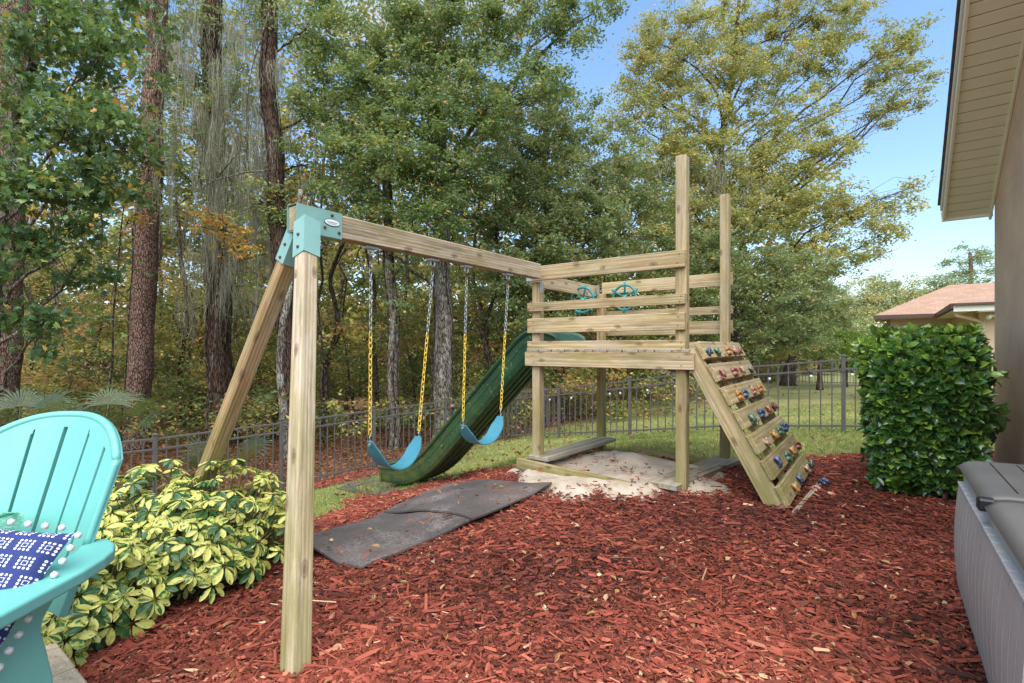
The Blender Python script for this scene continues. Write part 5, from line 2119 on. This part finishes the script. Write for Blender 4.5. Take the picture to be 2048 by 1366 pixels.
# ------------------------------------------------------------------ woodland
def leaf_cloud(ells, lsize, lwid, cover, rs=.36, tone_mu=.45, tone_sd=.16, Ylim=None, droop=.15, orange=0.03):
    """ells: (px,py,rx,ry,Y[,cover factor[,tone shift]]) in photograph pixels at depth Y -> leaf arrays and clump centres"""
    PO, TN, subs = [], [], []
    for e in ells:
        px, py, rx, ry, Y = e[:5]
        cf = e[5] if len(e) > 5 else 1
        ts = e[6] if len(e) > 6 else 0
        ry = ry * 1.12
        C_ = np.array(P(px, py, Y))
        ax, az = rx * Y / F, ry * Y / F
        ay = .5 * (ax + az) * .9 + .2
        area = math.pi * ax * az
        la = lsize * lwid * .33
        nl = int(cover * cf * area / la)
        ns = max(3, int(1.15 * area / (rs * rs)))
        dirs = rnd_dir(ns)
        rad = R.uniform(0, 1, ns) ** .42
        sc_ = C_ + dirs * rad[:, None] * np.array([ax, ay, az])
        subs.append((C_, sc_))
        wts = R.gamma(2.0, 1.0, ns)
        which = R.choice(ns, nl, p=wts / wts.sum())
        # each clump is a few leafy twigs: leaves gather along lines
        tw_dir = rnd_dir(ns * 4, -.5, .6).reshape(ns, 4, 3)
        kk = R.integers(0, 4, nl)
        along = R.uniform(-.25, 1, nl) * rs * R.uniform(.9, 1.6, nl)
        off = tw_dir[which, kk] * along[:, None] + R.normal(0, rs * .24, (nl, 3)) * np.array([1, 1, .8])
        off[:, 2] -= np.abs(along) * droop
        PO.append(sc_[which] + off)
        st = R.normal(0, tone_sd * .8, ns)
        TN.append(np.clip(tone_mu + ts + st[which] + R.normal(0, tone_sd, nl), 0, .92))
    PO = np.concatenate(PO)
    TN = np.concatenate(TN)
    m = R.random(len(TN)) < orange
    TN[m] = R.uniform(.93, 1, m.sum())
    return PO, TN, subs


def crown(root, ells, mt, lsize, lwid, cover, tpl=T_DIA, nm='crown', **k):
    PO, TN, subs = leaf_cloud(ells, lsize, lwid, cover, **k)
    n_ = len(PO)
    o = scatter_obj(nm, tpl, PO, rnd_dir(n_, -.9, .45), rnd_dir(n_, -.1, 1), R.uniform(.5, 1.35, n_) * lsize, R.uniform(.8, 1.2, n_) * lwid, TN, mt, parent=root)
    global LEAVES
    LEAVES += n_ * len(tpl[1]) * (2 if True else 1)
    return subs


LEAVES = 0


def tree(label, name, tr, r0, r1, bk, ells=None, mt=None, lsize=.1, lwid=.05, cover=2.0, sides=14, moss=None, limbs=True, group=None, tpl=T_DIA, cat='tree', vine=0, jit=.12, **k):
    """tr: trunk points (px,py,Y) from the foot up"""
    pts = [P(*q) for q in tr]
    base = Vector((pts[0].x, pts[0].y, g1(pts[0].x, pts[0].y) - .1))
    pts[0] = base
    if pts[1].z < base.z + .1:
        pts.pop(1)
    root = thing(name, base + UP * .1, label, cat, group)
    # resample the trunk
    full = []
    for i in range(len(pts) - 1):
        n_ = max(2, int((pts[i + 1] - pts[i]).length / .22))
        for j in range(n_):
            full.append(pts[i].lerp(pts[i + 1], j / n_))
    full.append(pts[-1])
    full = [q + Vector((.03 * math.sin(i * .5 + r0 * 50), .03 * math.cos(i * .37), 0)) * (1 if i else 0) for i, q in enumerate(full)]
    H_ = (full[-1] - full[0]).length
    rad = [r0 + (r1 - r0) * ((q - full[0]).length / H_) + r0 * .35 * math.exp(-(q - full[0]).length / .35) for q in full]
    mb = MB()
    mb.tube(full, rad, sides, jit=jit)
    if ells:
        subs = crown(root, ells, mt, lsize, lwid, cover, tpl, **k)
        if limbs:
            for C_, sc_ in subs:
                C_ = Vector(C_)
                # leave the trunk below the clump
                tgt = min(full[2:], key=lambda q: abs((C_.z - .9 * abs(C_.x - q.x)) - q.z) + .2 * (q - C_).length)
                i_ = full.index(tgt)
                rl = min(rad[i_] * .4, .02 + .010 * (C_ - tgt).length, .075)
                ll_ = (C_ - tgt).length
                midp = tgt.lerp(C_, .45) + UP * ll_ * random.uniform(-.05, .3) + Vector((random.uniform(-1, 1), random.uniform(-1, 1), 0)) * ll_ * .18
                bz_ = bezier(tgt, midp, C_, 7)
                bz_ = [q + Vector((random.uniform(-1, 1), random.uniform(-1, 1), random.uniform(-1, 1))) * .028 * ll_ * (1 if 0 < i2 < 7 else 0) for i2, q in enumerate(bz_)]
                mb.tube(bz_, [rl + (.016 - rl) * i2 / 7 for i2 in range(8)], 6, cap=False)
                for s_ in sc_[:14]:
                    s_ = Vector(s_)
                    st = bz_[random.choice((4, 5, 6, 7))]
                    ln_ = (s_ - st).length * .22
                    mb.tube([st, st.lerp(s_, .35) + Vector((random.uniform(-1, 1), random.uniform(-1, 1), random.uniform(-.4, 1))) * ln_, st.lerp(s_, .72) + Vector((random.uniform(-1, 1), random.uniform(-1, 1), random.uniform(-.6, .8))) * ln_ * .8, s_], [.011, .008, .006, .003], 4, cap=False)
    mb.build('trunk', bk, root, smooth=True)
    for v in range(vine):
        vb = MB()
        an = random.uniform(0, 6.28)
        vp = []
        for i_ in range(0, len(full), 2):
            an += random.uniform(-.35, .4)
            out = rad[i_] * 1.05 + random.uniform(0, .03)
            vp.append(full[i_] + Vector((math.cos(an) * out, math.sin(an) * out, 0)))
        if len(vp) > 3:
            vb.tube(vp, random.uniform(.012, .028), 6)
            vb.build('vine', M['bark_dark'], root, smooth=True)
    if moss:
        hang_moss(root, moss)
    return root


def hang_moss(root, spots, dens=1.0):
    """spots: (px,py,Y,width px,length px,count)"""
    PV, PF, TN = [], [], []
    off = 0
    for px, py, Y, wpx, lpx, cnt in spots:
        ncl = max(2, cnt // 19)
        for c in range(ncl):
            cx_ = px + R.normal(0, .65) * wpx
            cy_ = py + R.uniform(-.4, .9) * lpx
            cl = lpx * R.uniform(.12, .5)
            C_ = np.array(P(cx_, cy_, Y + R.uniform(-.5, .5)))
            m = 20
            st = C_ + R.normal(0, 1, (m, 3)) * np.array([.075, .075, .16]) * Y / 13
            Ls = cl * Y / F * R.uniform(.3, 1.0, m)
            w_ = R.uniform(.003, .008, m) * Y / 13
            seg = 5
            an = R.uniform(0, np.pi, m)
            sx = np.stack([np.cos(an), np.sin(an), np.zeros(m)], 1)
            sway = R.normal(0, .034, (m, seg + 1, 3))
            sway[:, 0] = 0
            sway[:, :, 2] *= .3
            pos = st[:, None, :] + np.cumsum(sway, 1)
            pos[:, :, 2] -= Ls[:, None] * np.linspace(0, 1, seg + 1)[None]
            # strands gather towards their tips
            pos[:, :, :2] = pos[:, :, :2] * (1 - .45 * np.linspace(0, 1, seg + 1)[None, :, None]) + C_[None, None, :2] * (.45 * np.linspace(0, 1, seg + 1)[None, :, None])
            ww = w_[:, None] * np.array([.5, 1, 1, .8, .6, .15])[None]
            Lf = pos + sx[:, None] * ww[..., None]
            Rt = pos - sx[:, None] * ww[..., None]
            V = np.stack([Lf, Rt], 2).reshape(-1, 3)
            base = off + (np.arange(m) * (seg + 1) * 2)[:, None] + (np.arange(seg) * 2)[None]
            Fq = np.stack([base, base + 1, base + 3, base + 2], -1).reshape(-1, 4)
            PV.append(V)
            PF.append(Fq)
            TN.append(np.repeat(np.clip(R.normal(.5, .22, m), 0, 1), seg))
            off += len(V)
    o = put('hanging_moss', arr_mesh('hanging_moss', np.concatenate(PV), np.concatenate(PF), M['moss'], tone=np.concatenate(TN)), None, root)
    o.matrix_basis = world_of(root).inverted()
    tag(o, kind='stuff')


# tall trunks whose tops leave the picture
tree('tall pine with scaly reddish bark standing left of the swing legs', 'pine_tree', [(272, 870, 14), (282, 700, 14), (296, 430, 14), (312, 150, 14), (322, -150, 14), (330, -420, 14)], .30, .23, M['bark_pine'], sides=22, vine=2)
tree('thick pine trunk with reddish bark at the left edge of the woods', 'pine_tree', [(-8, 880, 12.5), (2, 600, 12.5), (12, 300, 12.5), (30, -100, 12.5), (36, -400, 12.5)], .42, .36, M['bark_pine'], sides=22, vine=1)
# broad star-leaved tree at the far left
tree('star-leaved sweetgum with large dark leaves filling the upper left', 'sweetgum_tree', [(-40, 900, 10.5), (-10, 560, 10.3), (30, 230, 10), (100, 20, 10), (140, -200, 10)], .13, .06, M['bark_lichen'],
     [(50, 90, 130, 110, 9.6), (190, 130, 120, 90, 10.2, .7), (130, 260, 150, 90, 9.5), (40, 340, 110, 80, 8.8), (170, 380, 110, 70, 9.3), (60, 460, 90, 60, 9), (265, 290, 70, 90, 10, .5), (10, 560, 80, 60, 9, .8), (90, 640, 110, 60, 9.5, .7), (160, 520, 90, 50, 10, .5), (200, 20, 140, 60, 10.5, .7)],
     M['leaf_maple'], .15, .15, 2.2, tpl=T_STAR, rs=.42, tone_mu=.4, orange=.02)
tree('dark trunk wrapped in vines leaning behind the swing beam bracket', 'vine_covered_tree', [(588, 880, 13), (575, 700, 13), (560, 480, 13), (548, 300, 13), (536, 120, 13), (548, -150, 13), (560, -400, 13)], .20, .16, M['bark_vine'],
     [(610, 60, 90, 70, 13, .8), (520, 20, 80, 50, 13.4, .7), (650, 200, 70, 80, 13.5, .8), (470, 180, 70, 60, 14, .4), (610, 330, 70, 60, 13.6, .6), (520, 400, 60, 60, 12.6, .6)],
     M['leaf_oak'], .11, .045, 1.5, sides=16, vine=6, moss=[(520, 60, 13, 60, 170, 500), (560, 150, 12.8, 40, 150, 300), (600, 380, 13, 40, 110, 200)])
tree('broad dark oak trunk draped with grey spanish moss left of the leaning leg', 'mossy_oak_tree', [(448, 880, 14.5), (440, 700, 14.5), (436, 520, 14.6), (430, 300, 15), (424, 60, 15), (430, -200, 15)], .34, .22, M['bark_vine'],
     [(360, 60, 90, 70, 14.5, .6), (450, 60, 80, 60, 15, .5), (400, 240, 80, 60, 14, .55), (340, 330, 60, 60, 14, .5), (480, 320, 70, 70, 14.4, .5), (420, 420, 80, 50, 14, .4), (370, 160, 70, 50, 14.6, .6)],
     M['leaf_mid'], .12, .05, 1.4, sides=18, vine=9, moss=[(380, 40, 14, 70, 230, 900), (450, 130, 13.6, 80, 300, 1300), (430, 320, 13.4, 80, 300, 1300), (520, 250, 13.8, 40, 260, 500), (480, 440, 13.2, 60, 200, 700), (375, 560, 14, 40, 120, 260)])
sapo = tree('slender sapling with orange and yellow leaves left of the swing bracket', 'orange_leaved_tree', [(410, 900, 11.5), (425, 700, 11.5), (440, 540, 11.5), (455, 430, 11.5)], .035, .012, M['bark_dark'],
            [(440, 455, 55, 35, 11.4), (470, 490, 40, 28, 11.3, .8), (420, 430, 25, 20, 11.3, .6)], M['leaf_orange'], .11, .055, .9, rs=.22, tone_mu=.45, tone_sd=.25)
tree('slender sapling with orange leaves beside the tall pine trunk', 'orange_leaved_tree', [(215, 900, 13), (225, 650, 13), (240, 480, 13), (255, 380, 13)], .04, .012, M['bark_dark'],
     [(250, 385, 45, 35, 12.6), (265, 430, 25, 30, 12.6, .6), (225, 360, 30, 20, 12.6, .7)], M['leaf_orange'], .11, .055, .8, rs=.22, tone_mu=.5, tone_sd=.25)
tree('sapling with orange leaves just above the swing bracket', 'orange_leaved_tree', [(650, 900, 14), (640, 650, 14), (628, 480, 14), (622, 400, 14)], .04, .012, M['bark_dark'],
     [(622, 395, 28, 40, 13), (590, 460, 22, 30, 13, .7), (640, 350, 25, 22, 13, .6)], M['leaf_orange'], .11, .055, .55, rs=.2, tone_mu=.35, tone_sd=.2)
tree('pale slender trunk with peeling bark rising behind the near swing leg', 'slender_tree', [(572, 880, 12), (562, 760, 12), (566, 640, 12), (590, 500, 12.3), (600, 380, 12.5)], .10, .06, M['bark_lichen'], sides=12)
# lichen-covered trunks behind the swings, one of them carries the central crown
tree('oak with lichen-grey trunk behind the swings and a wide leafy crown', 'oak_tree', [(884, 880, 13.6), (888, 760, 13.6), (886, 640, 13.6), (884, 500, 13.7), (878, 300, 14), (872, 120, 14), (860, -150, 14)], .265, .16, M['bark_lichen'],
     [(740, 70, 130, 90, 13), (900, 50, 140, 90, 13), (1040, 50, 110, 80, 12.6, .8), (1150, 40, 70, 50, 12.4, .6), (1190, 25, 45, 35, 12.4, .6), (700, 210, 110, 90, 12.6), (840, 190, 130, 80, 12.5), (980, 190, 110, 70, 12.4, .8),
      (1090, 130, 80, 60, 12.2, .55), (760, 330, 130, 80, 12.2), (900, 310, 130, 80, 12.4), (690, 420, 90, 60, 12.4, .8), (830, 430, 120, 55, 12), (1080, 200, 50, 40, 12, .4)],
     M['leaf_oak'], .11, .048, 2.6, sides=18, vine=2, rs=.34, tone_mu=.45, orange=.025)
tree('oak with thinner pale lichened trunk between the first swing chains', 'oak_tree', [(788, 880, 13), (788, 760, 13), (786, 620, 13), (776, 480, 13.2), (770, 300, 13.5)], .135, .10, M['bark_lichen'],
     [(820, 520, 50, 60, 12.4, .5), (790, 600, 35, 40, 12.2, .5), (700, 330, 70, 60, 13.8, .6)], M['leaf_oak'], .11, .05, 1.2, sides=14, vine=3, rs=.28)
tree('dark leafy tree behind the play tower with dense olive crown', 'oak_tree', [(1120, 860, 17), (1115, 700, 17), (1100, 500, 17), (1090, 330, 17), (1090, 250, 17)], .24, .10, M['bark_dark'],
     [(1040, 300, 120, 80, 15.5), (1130, 260, 90, 60, 16), (1000, 400, 120, 70, 15), (1120, 390, 120, 75, 15.4), (1230, 330, 80, 70, 16.5, .8), (1060, 480, 130, 60, 14.8), (1190, 470, 110, 60, 15.2), (1030, 570, 110, 60, 14.6), (1290, 420, 70, 60, 16.5, .8), (1160, 560, 90, 50, 15, .9), (1060, 640, 90, 50, 15, .8)],
     M['leaf_mid'], .12, .055, 2.6, sides=14, rs=.36, tone_mu=.42, orange=.03)
tree('tall sunlit yellow green tree spreading over the sky right of the tower posts', 'sweetgum_tree', [(1470, 780, 22), (1466, 640, 22), (1455, 480, 22), (1440, 300, 22), (1470, 120, 22), (1480, -60, 22)], .30, .05, M['bark_dark'],
     [(1370, 60, 90, 60, 21, .9), (1300, 85, 50, 45, 21, .8), (1275, 180, 50, 40, 21, .7), (1500, 40, 100, 60, 22), (1620, 40, 90, 55, 22), (1700, 20, 50, 50, 22, .7), (1320, 150, 80, 60, 21, .8), (1430, 150, 100, 60, 21), (1560, 140, 90, 60, 22, .9), (1670, 120, 70, 50, 22, .9),
      (1780, 90, 60, 40, 21, .8), (1830, 75, 35, 25, 21, .6), (1840, 145, 35, 30, 21, .7), (1770, 160, 60, 40, 21, .7), (1820, 205, 45, 30, 21, .8), (1765, 225, 40, 24, 21, .8), (1270, 240, 80, 50, 20.5, .8), (1380, 250, 110, 60, 20.5), (1510, 240, 90, 55, 21, .55),
      (1620, 230, 80, 50, 21, .55), (1300, 340, 100, 60, 20), (1430, 340, 110, 65, 20), (1560, 320, 90, 55, 20.5), (1650, 300, 60, 45, 20.5, .8), (1690, 290, 35, 25, 20, .7), (1380, 430, 110, 55, 19.5), (1510, 420, 110, 60, 19.5), (1620, 410, 90, 55, 20),
      (1700, 440, 90, 45, 20, .9), (1790, 400, 50, 28, 20, .7), (1825, 375, 30, 16, 20, .6), (1760, 470, 50, 35, 20, .7), (1660, 510, 80, 45, 19.5)],
     M['leaf_sun'], .13, .065, 1.9, sides=16, rs=.38, droop=.05, tone_mu=.45, orange=.03, moss=[(1430, 330, 19, 60, 70, 500), (1480, 380, 19, 40, 60, 300)])
tree('dark evergreen oak hanging low over the fence right of the tower', 'oak_tree', [(1466, 800, 17.5), (1468, 700, 17.5), (1462, 600, 17.5), (1450, 480, 17.5)], .16, .09, M['bark_dark'],
     [(1400, 500, 80, 60, 17), (1500, 520, 90, 60, 17), (1590, 540, 80, 50, 17, .8), (1440, 600, 80, 60, 16.5), (1540, 620, 80, 55, 17), (1620, 600, 50, 45, 17, .7), (1370, 560, 60, 60, 17, .9), (1480, 680, 70, 45, 17, .8), (1580, 680, 60, 40, 17.5, .7), (1290, 520, 70, 50, 17, .8), (1330, 640, 90, 50, 17, .7)],
     M['leaf_mid'], .12, .055, 1.9, sides=14, rs=.34, tone_mu=.36, orange=.03)
tree('multi-stemmed dark tree on the far lawn edge behind the side fence', 'spreading_tree', [(1575, 790, 24), (1580, 740, 24), (1595, 690, 24), (1610, 640, 24)], .30, .1, M['bark_dark'],
     [(1560, 640, 60, 40, 23), (1620, 650, 60, 40, 24), (1660, 620, 50, 45, 24), (1600, 580, 70, 50, 24)], M['leaf_mid'], .14, .07, 1.6, rs=.45, tone_mu=.5)

# lawn shrubs beyond the side fence
for lb, tr_, el_, mt_ in (('bright lime green bushy tree beyond the side fence', [(1690, 780, 23), (1690, 720, 23), (1690, 690, 23)], [(1690, 680, 42, 30, 22.5), (1660, 700, 30, 26, 22), (1715, 710, 25, 24, 22.5)], 'leaf_lime'),
                          ('small rounded green tree with short trunk on the neighbours lawn', [(1640, 770, 21), (1638, 730, 21), (1640, 700, 21)], [(1640, 700, 42, 26, 21), (1615, 712, 24, 18, 21)], 'leaf_mid'),
                          ('pale green bush right of the lime tree beside the hedge', [(1725, 780, 24), (1725, 740, 24), (1726, 720, 24)], [(1722, 715, 30, 34, 24), (1738, 680, 14, 24, 24)], 'leaf_lime')):
    tree(lb, 'bushy_tree', tr_, .12, .05, M['bark_dark'], el_, M[mt_], .12, .07, 2.0, rs=.3, tone_mu=.55)

# far trees above the neighbours' roof
far = [(1600, 640, 60, 70, 42), (1655, 610, 45, 50, 44), (1700, 620, 50, 60, 44), (1745, 590, 42, 45, 46), (1790, 590, 40, 40, 46), (1835, 600, 40, 38, 47), (1875, 590, 30, 30, 47), (1680, 680, 60, 50, 40), (1740, 660, 50, 50, 42), (1560, 700, 60, 40, 40)]
labs = ['yellowish tree far behind the lawn, leftmost of the distant row', 'rounded pale tree far behind, left of the brownish one', 'brownish tree in the distant row left of the tiled roof', 'golden topped tree in the distant row just left of the roof corner',
        'orange tinted tree in the distant row above the roof corner', 'green topped tree in the distant row above the left roof slope', 'small dark tree in the distant row nearest the tall pine', 'low grey green tree far behind the lime green tree',
        'pale low tree behind the roof corner of the tan house', 'low dark tree at the far end of the lawn under the tall sunlit tree']
for (px, py, rx, ry, Y), lb in zip(far, labs):
    tree(lb, 'distant_tree', [(px, 760, Y), (px, 700, Y), (px, py, Y)], .25, .1, M['bark_dark'], [(px, py, rx, ry, Y), (px + rx * .4, py + ry * .7, rx * .8, ry * .7, Y - 1), (px - rx * .5, py + ry * .6, rx * .7, ry * .6, Y + 1)],
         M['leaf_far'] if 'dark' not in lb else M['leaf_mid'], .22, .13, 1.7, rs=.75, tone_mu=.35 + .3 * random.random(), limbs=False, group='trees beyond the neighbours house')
tree('tall airy pine above the neighbours pinkish roof', 'pine_tree', [(1945, 760, 46), (1944, 650, 46), (1942, 560, 46), (1940, 505, 46)], .4, .12, M['bark_pine'],
     [(1940, 505, 36, 16, 46), (1915, 525, 30, 12, 46), (1965, 520, 30, 14, 46), (1950, 545, 40, 16, 46), (1900, 555, 36, 18, 46), (1980, 550, 25, 14, 46), (1930, 575, 60, 20, 46, 1.0), (1975, 585, 40, 20, 46), (1890, 585, 30, 16, 46)],
     M['leaf_farpine'], .22, .10, 1.1, rs=.6, tone_mu=.5)

# thin understorey trunks one can tell apart
random.seed(21)
for i in range(26):
    px = random.uniform(20, 1000)
    if abs(px - 285) < 40 or abs(px - 885) < 30:
        px += 70
    Y = random.uniform(14, 22)
    ln = random.uniform(-60, 60)
    top = random.uniform(250, 520)
    root = tree('thin dark sapling trunk among the undergrowth behind the fence', 'sapling', [(px, 870, Y), (px + ln * .2 + random.uniform(-18, 18), 740, Y), (px + ln * .4 + random.uniform(-22, 22), 660, Y), (px + ln * .6 + random.uniform(-22, 22), 560, Y), (px + ln, top, Y)], random.uniform(.035, .11), .03,
                M[random.choice(('bark_dark', 'bark_vine', 'bark_dark', 'bark_lichen'))], sides=8, group='thin saplings in the woods', vine=random.randint(0, 2))

# undergrowth: masses nobody could count
def mass(name, label, ells, mt, lsize, lwid, cover, **k):
    PO, TN, subs = leaf_cloud(ells, lsize, lwid, cover, **k)
    n_ = len(PO)
    global LEAVES
    LEAVES += n_ * 2
    return scatter_obj(name, T_DIA, PO, rnd_dir(n_, -.8, .6), rnd_dir(n_, -.1, 1), R.uniform(.7, 1.3, n_) * lsize, R.uniform(.8, 1.2, n_) * lwid, TN, mt, kind='stuff', label=label)


el = []
for px in range(-60, 1420, 62):
    for py, cf in ((830, .9), (785, 1.0), (740, 1.0), (690, .9), (620, .8), (550, .75)):
        el.append((px + random.uniform(-30, 30), py + random.uniform(-25, 20), random.uniform(50, 80), random.uniform(35, 55), random.uniform(14.5, 19.5), cf * random.uniform(.4, 1.2), random.uniform(-.2, .25)))
for px in range(-60, 1060, 48):
    for py in (850, 815):
        el.append((px + random.uniform(-25, 25), py + random.uniform(-12, 12), random.uniform(30, 50), random.uniform(14, 26), random.uniform(11.2, 13.8) + (1 if px > 800 else 0), random.uniform(.25, .9), random.uniform(-.2, .1)))
mass('undergrowth', 'tangled green and brown undergrowth between the trunks', el, M['leaf_under'], .13, .06, 1.05, rs=.4, tone_mu=.42, tone_sd=.2)
el = []
for px in range(-80, 1620, 95):
    for py, cf, Y in ((800, 1.2, 27), (730, 1.2, 27), (660, 1.2, 28), (590, 1.4, 28), (520, 1.4, 29), (450, 1.2, 29), (380, .9, 30), (300, .75, 30), (220, .5, 30), (120, .42, 30), (30, .42, 30)):
        if px > 1000 and py < 380:
            continue
        el.append((px + random.uniform(-35, 35), py + random.uniform(-25, 25), random.uniform(75, 110), random.uniform(50, 65), Y + random.uniform(-2, 3), cf, random.uniform(-.15, .3) + (.2 if px < 500 and 560 < py < 800 else 0)))  # raised tone low on the left paints in a sunlit clearing
for px in range(-120, 1640, 70):
    for py in (700, 655):
        el.append((px + random.uniform(-20, 20), py + random.uniform(-10, 10), 75, 42, 36, 1.5, random.uniform(-.2, .15)))
mass('distant_woods', 'hazy mass of woodland foliage far behind the fence', el, M['leaf_under'], .32, .19, 1.1, rs=.8, tone_mu=.42, tone_sd=.17)
# vines and bare twigs hanging between the trees
vb = MB()
for i in range(260):
    px, py, Y = random.uniform(0, 1400), random.uniform(420, 780), random.uniform(12.8, 18)
    a = P(px, py, Y)
    q = [a]
    d_ = Vector((random.uniform(-1, 1), random.uniform(-.5, .5), random.uniform(-1.4, .9)))
    for j in range(7):
        d_ += Vector((random.uniform(-.5, .5), random.uniform(-.3, .3), random.uniform(-.5, .4)))
        q.append(q[-1] + d_.normalized() * random.uniform(.15, .42))
    r_ = random.uniform(.005, .02)
    vb.tube(q, [r_ * (1 - .1 * j) for j in range(8)], 5, cap=False)
tag(vb.build('vine_tangle', M['bark_vine'], None, smooth=True), 'bare twigs and vines tangled among the trees', kind='stuff')
# pale bare twigs hanging in front of the mossy oak
tb = thing('dead_branch', P(480, 330, 12.5), 'bare pale grey dead branch curving down among the moss', 'branch')
for pth in ([(540, 20, 12.6), (520, 80, 12.5), (500, 150, 12.5), (492, 230, 12.4), (496, 300, 12.4)], [(335, 20, 12.6), (310, 60, 12.5), (302, 120, 12.5), (305, 160, 12.4)], [(540, 340, 12.6), (490, 345, 12.5), (430, 360, 12.4), (380, 390, 12.4), (345, 420, 12.3)], [(430, 360, 12.4), (455, 330, 12.4), (480, 300, 12.3)]):
    MB().tube([P(*q) for q in pth], [.022 - .003 * i for i in range(len(pth))], 6).build('twig', M['bark_lichen'], tb, True)

# palmetto at the far left
pal = thing('palmetto', P(10, 860, 8.2), 'saw palmetto with narrow fan fronds at the left edge behind the chair', 'palm')
pal.location.z = g1(pal.location.x, pal.location.y)
for c_, n_f in (((-8.05, 8.1), 9), ((-7.4, 8.9), 7), ((-6.0, 10.2), 5)):
    bz0 = Vector((c_[0], c_[1], g1(*c_)))
    for i in range(n_f):
        a = 2 * math.pi * i / n_f + random.uniform(-.2, .2)
        hd = Vector((math.cos(a), math.sin(a), 0))
        tip = bz0 + hd * random.uniform(.35, .8) + UP * random.uniform(.7, 1.0) * (1.75 if n_f > 5 else .6)
        fv, ff = tube_arrays([bz0, bz0.lerp(tip, .5) + UP * .15, tip], .012, 5)
        mb = MB()
        mb.add((fv, ff))
        sd_ = Vector((-hd.y, hd.x, 0))
        ax_ = (hd * .6 + UP * .8).normalized()
        for j in range(22):
            an = math.radians(-95 + 190 * j / 21)
            dd = (ax_ * math.cos(an) + sd_ * math.sin(an)).normalized()
            nn_ = dd.cross(sd_.cross(ax_)).normalized()
            L_ = random.uniform(.5, .68)
            e = tip + dd * L_ - UP * .12
            m_ = tip + dd * L_ * .55
            b0 = len(mb.v)
            mb.v += [tuple(tip), tuple(m_ + nn_ * .018), tuple(e), tuple(m_ - nn_ * .018)]
            mb.f.append([b0, b0 + 1, b0 + 2, b0 + 3])
        o = put('frond', arr_mesh('frond', mb.v, mb.f, M['leaf_palm'], tone=[random.uniform(0, 1)] * len(mb.f)), None, pal)
        o.matrix_basis = world_of(pal).inverted()
print('leaf triangles', LEAVES)
